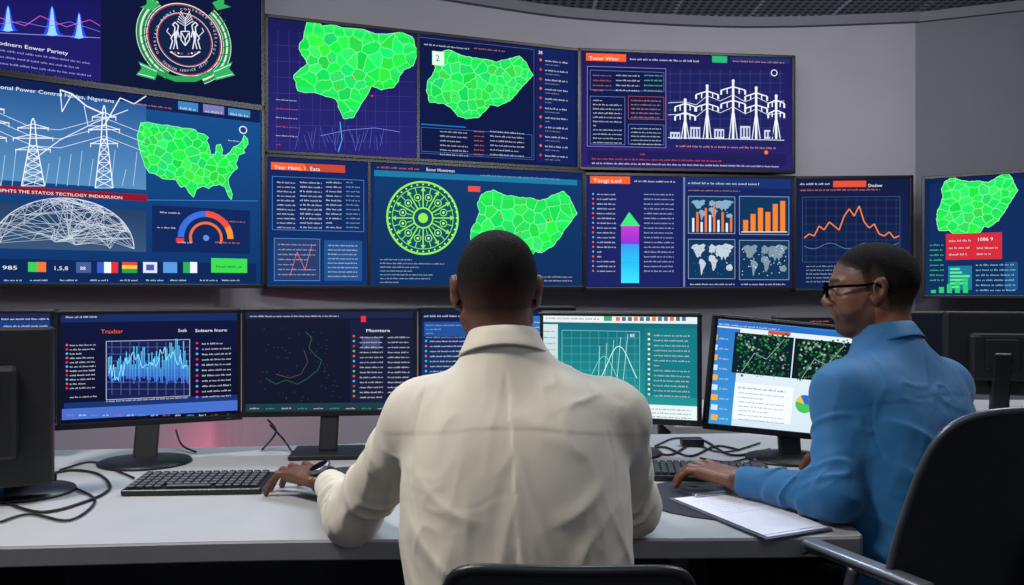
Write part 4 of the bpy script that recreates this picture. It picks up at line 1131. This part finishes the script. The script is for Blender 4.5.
    v,q=hs.mesh(.0033,hpost)
    ho=mkobj('hair',v,q,M_hair,E,smooth=True)
    q_=(v-H)@Rh/s; rg=q_[:,2]-hairline(np.abs(q_[:,0]),q_[:,1])
    fade=(1-ss(rg/np.where(q_[:,1]<.02,cfg.get('fadeh',.05),.016)))*.9
    at=ho.data.attributes.new('Fade','FLOAT','POINT'); at.data.foreach_set('value',fade.astype(np.float32))
    for sg in (-1,1):
        c=hp(sg*.031,.082,.004); seg=16;rg_=12;r=.0118*s
        vs=[];fs=[];fm=[]
        for i in range(rg_+1):
            th=math.pi*i/rg_
            for k in range(seg):
                a=2*math.pi*k/seg; vs.append(c+Rh@np.array([math.sin(th)*math.cos(a)*r,math.cos(th)*r,math.sin(th)*math.sin(a)*r]))
        for i in range(rg_):
            for k in range(seg):
                k2=(k+1)%seg; fs.append((i*seg+k,(i+1)*seg+k,(i+1)*seg+k2,i*seg+k2)); fm.append(1 if i<2 else 0)
        mkobj('eye',vs,fs,[M_eye,M_iris],E,smooth=True,fmat=fm)
    # shirt
    st=SDF(); torso(st,cfg.get('loose',.022)); sl=cfg.get('slv',1.0)
    for (a,b,c) in arms:
        st.ell(a,(.054*sl,.056*sl,.050*sl),Rt,k=.06)
        st.cone(a,b,.055*sl,.051*sl,k=.04); 
        e=b+(c-b)*cfg.get('cuff',.92)
        st.cone(b,e,.052*sl,.034,k=.02)
        st.cone(b+(c-b)*(cfg.get('cuff',.92)-.17),e,.0385,.0355,k=.003)
    nc=np.array(cfg.get('collar',neck)); cu=nrm(np.array(cfg.get('collar_up',up)))
    st.cone(neck-up*.06,nc-cu*.022,.074,.070,k=.045)
    folds=cfg['folds']; mid=(pel+up*L*.6).astype(np.float32)
    latf=lat.astype(np.float32); fwf=fw.astype(np.float32); seed=cfg.get('seed',0.)
    ncf=nc.astype(np.float32); cuf=cu.astype(np.float32)
    def spost(P,f):
        u=(P-mid)@latf; w_=(P-mid)@fwf; z=P[...,2]
        back=1/(1+np.exp((w_-.0)/.02))
        d=np.zeros_like(f)
        for (u0,z0,u1,z1,am,wd) in folds:
            dx,dz=u1-u0,z1-z0; l=dx*dx+dz*dz
            t0=((u-u0)*dx+(z-z0)*dz)/l; t=np.clip(t0,0,1)
            bow=.016*np.sin(np.pi*t)*(1 if (u0*7+z0*13)%1>.5 else -1)
            nx,nz=-dz/math.sqrt(l),dx/math.sqrt(l)
            sd=(u-u0-t*dx)*nx+(z-z0-t*dz)*nz-bow
            al=np.sqrt((t0-t)**2*l)
            q=np.abs(sd)/wd
            env=np.sin(np.pi*np.clip(t,.03,.97))**1.0*np.exp(-(al/.02)**2)
            prof_=np.where(sd>0,np.exp(-q*1.5),np.exp(-(q*.7)**2))
            d+=am*prof_*env*back
        zy=cfg['yoke']; gy=z-(zy+.02*np.cos(u*9)); d+=(.0010/(1+np.exp(-gy/.0015))-.0005*np.exp(-(gy/.0028)**2))*back
        wx=vnoise(P*np.array([6,6,6],dtype=np.float32)+seed+9.3)*1.6
        Q=np.stack([u*13+wx+(z-.9)*3*np.sign(u)+seed,w_*6+seed,z*4.0+wx*.5+3.1],-1)
        low=np.clip((1.02-z)/.25,0,1)
        d+=(ridge(Q)-.3)*.0068*(.2+.8*low)
        Q2=np.stack([u*26+z*9*np.sign(u)+seed*2,w_*12+2,z*13+wx*2+seed],-1)
        d+=(ridge(Q2)-.3)*.0022
        for (a,b,c) in arms:
            for (s0,s1,am,lo_,hi_) in ((a,b,.0085,.10,1.15),(b,c,.0085,-.15,.74)):
                ba=(s1-s0).astype(np.float32); ln=float(np.sqrt(ba@ba)); l=ln*ln; pa=P-s0.astype(np.float32); t=(pa@ba)/l
                rad=pa-t[...,None]*ba; dist=np.sqrt((rad**2).sum(-1))
                win=np.clip((t-lo_)/.25,0,1)*np.clip((hi_-t)/.12,0,1)*np.clip((.085-dist)/.03,0,1)
                along=t*ln
                rx=rad[...,0]*11; rz=rad[...,2]*11
                Q3=np.stack([along*30+rad[...,2]*16+rad[...,0]*8,rx+5+seed,rz+7+seed],-1)
                d+=am*win*(ridge(Q3)-.3)
        us=np.abs(u)-(cfg.get('seam',.150)+.02*np.cos((z-.95)*14)); d-=.0012*np.exp(-(us/.0026)**2)*back*np.clip((z-.86)/.03,0,1)
        dc=np.sqrt(((P-ncf)**2).sum(-1)); d=d*np.clip((dc-.075)/.05,0,1)
        g=f-d
        g=np.maximum(g,np.where(dc<.12,((P-ncf)@cuf)+.010,-1.))
        return np.maximum(g,(pel[2]+cfg.get('hem',-.06))-z)
    v,q=st.mesh(.0035,spost)
    SH=mkobj('shirt',v,q,cfg['shirt'],E,smooth=True)
    cl=nrm(lat-cu*(lat@cu)); cf=np.cross(cu,cl)
    N=60; prof=[(.059,-.035),(.059,-.01),(.0575,.002),(.0575,.005),(.0600,.008),(.0640,.005),(.069,-.006),(.0745,-.018),(.0785,-.026),(.0790,-.028),(.0765,-.028)]
    vs=[];fs=[]
    for k in range(N+1):
        a=math.radians(-90+ (-166+332*k/N))
        ca,sa=math.cos(a),math.sin(a)
        for (r,z) in prof:
            zz=z-.030*max(0,sa+.1)-.010*abs(ca)**2*(1 if z<-.015 else 0)
            rr=r*(1+.05*max(0,sa))*(1+.010*math.sin(5*a+z*60))*(1+ (.0 if z>-.01 else .05*abs(ca)))
            vs.append(nc+cl*ca*rr*.98+cf*sa*rr*1.0+cu*zz)
    m=len(prof)
    for k in range(N):
        for i in range(m-1): fs.append((k*m+i,k*m+i+1,(k+1)*m+i+1,(k+1)*m+i))
    ob=mkobj('collar',vs,fs,cfg['shirt'],SH,smooth=True)
    md=ob.modifiers.new('s','SOLIDIFY'); md.thickness=.0022; md.offset=0
    tr=SDF(); tr.ell(pel-up*.0,(.172*tw+.004,.13,.125),Rt,k=.05)
    for h,k_,a in zip(hips,knees,ank):
        tr.cone(h,k_,.088,.068,k=.05); tr.cone(k_,a+np.array([0,0,.02]),.066,.052,k=.02)
    v,q=tr.mesh(.008); mkobj('trousers',v,q,M_trous,E,smooth=True)
    for a in ank:
        sh_=SDF(); sh_.ell(a+ff*.06-np.array([0,0,.055]),(.046,.145,.045),np.stack([np.cross(ff,[0,0,1]),ff,[0,0,1]],1),k=.02); sh_.cone(a-np.array([0,0,.04]),a+np.array([0,0,.01]),.045,.046,k=.02)
        v,q=sh_.mesh(.006,lambda P,f:np.maximum(f,.003-P[...,2])); mkobj('shoe',v,q,M_shoe,E,smooth=True)
    return E,hp,Rh,arms,s
foldsW=[(-.17,.96,-.05,.88,.005,.012),(.17,.96,.05,.87,.005,.012),(-.19,.90,-.07,.78,.006,.013),(.19,.91,.08,.77,.006,.013),
 (-.19,.83,-.11,.70,.005,.012),(.19,.83,.11,.70,.005,.012),(-.08,1.05,-.12,.97,.003,.012),(.09,1.05,.13,.97,.003,.012),(.12,.86,.14,.66,.004,.012),(-.10,.86,-.12,.66,.004,.012)]
E1,hp1,Rh1,arms1,s1=person(dict(label='man in cream dress shirt seated, hands on desk',
  lat=(1,0.0,0),pelvis=(.028,1.31,.53),neck=(-.010,1.475,1.110),head=(-.030,1.505,1.250),hface=(-.10,.99,-.10),
  shoulderL=(-.168,1.475,1.012),shoulderR=(.185,1.475,1.012),elbowL=(-.322,1.62,.798),elbowR=(.240,1.62,.81),
  wristL=(-.440,1.895,.797),wristR=(.17,1.88,.792),hdirL=(-.80,.60,0),hdirR=(-.15,1,0),skin=M_skin,shirt=M_cream,folds=foldsW,yoke=1.000,loose=.026,tw=1.05,slv=1.09,cuff=.86,fadeh=.07,nr=.97,seed=1.7,
  collar=(-.016,1.474,1.168),collar_up=(-.02,.20,1)))
foldsB=[(-.16,.98,-.03,.89,.006,.011),(.15,.97,.04,.86,.006,.011),(-.17,.9,-.04,.77,.007,.012),(.14,.88,.03,.73,.007,.012),(-.15,.8,-.03,.68,.007,.012),(.02,.97,.10,.9,.005,.011),(.15,.78,.05,.68,.006,.012)]
E2,hp2,Rh2,arms2,s2=person(dict(label='man in blue shirt and glasses, hand on clipboard',
  lat=(.90,.43,0),pelvis=(.905,1.735,.55),neck=(.885,1.885,1.112),head=(.862,1.925,1.252),hface=(-.95,.31,-.04),hs=.93,
  shoulderL=(.742,1.80,1.015),shoulderR=(1.045,1.945,1.012),elbowL=(.685,1.70,.815),elbowR=(1.08,2.02,.80),
  wristL=(.545,1.895,.798),wristR=(.94,2.10,.795),hdirL=(-.62,.78,0),hdirR=(-.5,.86,0),skin=M_skin2,shirt=M_blue,folds=foldsB,yoke=1.0,loose=.018,tw=1.04,waist=1.12,slv=1.03,hem=.03,cuff=.92,beard=True,tipL=.759,nr=1.02,seed=6.2,
  collar=(.880,1.890,1.158),collar_up=(-.1,.20,1)))
def ringpts(c,R,rx,rz,n=24):
    return [Vector(c+R@np.array([rx*math.cos(2*math.pi*k/n),0,rz*math.sin(2*math.pi*k/n)])) for k in range(n+1)]
G=bpy.data.objects.new('glasses',None); G.parent=E2; COL.objects.link(G); 
M_gl=mat('glasses_black',(6,6,8),1.0,spec=0.0)
mb=MB()
for sg in (-1,1): mb.tube(ringpts(hp2(sg*.034,.107,.002),Rh2,.023,.017),.0026,8,cap=False)
mb.tube([Vector(hp2(-.010,.109,.006)),Vector(hp2(0,.114,.009)),Vector(hp2(.010,.109,.006))],.0022,8)
mb.obj('glasses_rim',M_gl,G,smooth=True)
for sg in (-1,1):
    mb=MB(); mb.tube([Vector(hp2(sg*.057,.107,.008)),Vector(hp2(sg*.078,.094,.010)),Vector(hp2(sg*.084,.02,.011)),Vector(hp2(sg*.090,-.002,.014)),Vector(hp2(sg*.083,-.036,-.006))],.0032,8); mb.obj('temple_arm',M_gl,G,smooth=True)
a,b,c=arms1[0]; ax=nrm(c-b); wc=c+ax*.002; side=nrm(np.cross(ax,[0,0,1])); upv=np.cross(side,ax)
Wt=bpy.data.objects.new('wristwatch',None); Wt.parent=E1; COL.objects.link(Wt)
mb=MB()
for o_ in (-.009,-.003,.003,.009):
    mb.tube([Vector(wc+ax*o_+side*.0325*math.cos(t_)+upv*.0310*math.sin(t_)) for t_ in np.linspace(0,2*math.pi,29)],.0046,8,cap=False)
mb.obj('watch_strap',M_watch,Wt,smooth=True)
dn=np.array([.1,-.85,.52]); dn=nrm(dn-ax*(dn@ax)); sd2=np.cross(dn,ax)
mb=MB(); mb.lathe(frameM(wc+dn*.031,ax,sd2,dn),[(.025,0),(.0275,.004),(.027,.009),(.0235,.0112)],28); mb.obj('watch_case',M_wrim,Wt,smooth=True)
mb=MB(); mb.lathe(frameM(wc+dn*.0424,ax,sd2,dn),[(.0225,0),(.0225,.0006)],28); mb.obj('watch_dial',M_wface,Wt)

# ---------------------------------------------------------------- lights / camera
def area(name,loc,rot,size,power,col,sy=None):
    l=bpy.data.lights.new(name,'AREA'); l.energy=power; l.color=col; l.size=size
    if sy: l.shape='RECTANGLE'; l.size_y=sy
    ob=bpy.data.objects.new(name,l); ob.location=loc; ob.rotation_euler=rot; COL.objects.link(ob); return ob
area('ceiling_and_fill_light',(-1.6,1.2,3.0),(0,math.radians(-28),0),.6,62,(1,.97,.93),.4)
area('ceiling_and_fill_light',(2.0,2.3,3.1),(0,math.radians(16),0),.8,40,(.90,.95,1),.4)
area('ceiling_and_fill_light',(0.4,-.6,3.0),(math.radians(25),0,0),1.6,8,(.95,.95,1),.8)
area('ceiling_and_fill_light',(1.9,4.0,3.2),(math.radians(35),0,0),1.6,44,(.97,.97,1),.5)  # unseen wall washer, added to lighten the back wall
area('ceiling_and_fill_light',(-.9,3.2,3.2),(math.radians(30),0,0),1.4,16,(.92,.93,1),.5)  # second added washer, tilted at the wall to lighten it
area('ceiling_and_fill_light',(-.1,3.3,3.15),(math.radians(-38),0,0),1.6,44,(.66,.82,1),.4)  # added blue rim light on the men, stands in for screen glow
area('upper_fill_light',(.9,2.2,2.75),(math.radians(114),0,0),2.6,38,(.95,.96,1),.4)  # added fill without a fixture, brightens ceiling and upper wall
pl=bpy.data.lights.new('red_glow_light','POINT'); pl.energy=4; pl.color=(1,.10,.22); pl.shadow_soft_size=.05  # unseen red point light, added for the pinkish glow low on the wall
po=bpy.data.objects.new('red_glow_light',pl); po.location=(-1.55,4.45,.32); COL.objects.link(po)
w=bpy.data.worlds.new('w'); SC.world=w; w.use_nodes=True; w.node_tree.nodes['Background'].inputs[0].default_value=(.34,.37,.44,1); w.node_tree.nodes['Background'].inputs[1].default_value=.34
SC.view_settings.view_transform='Standard'
cam=bpy.data.cameras.new('camera'); cam.lens=F*36/1024; cam.sensor_width=36; cam.shift_y=-2.5/1024
co=bpy.data.objects.new('camera',cam); co.location=(0,0,EYE); co.rotation_euler=(math.pi/2,0,0); COL.objects.link(co); SC.camera=co
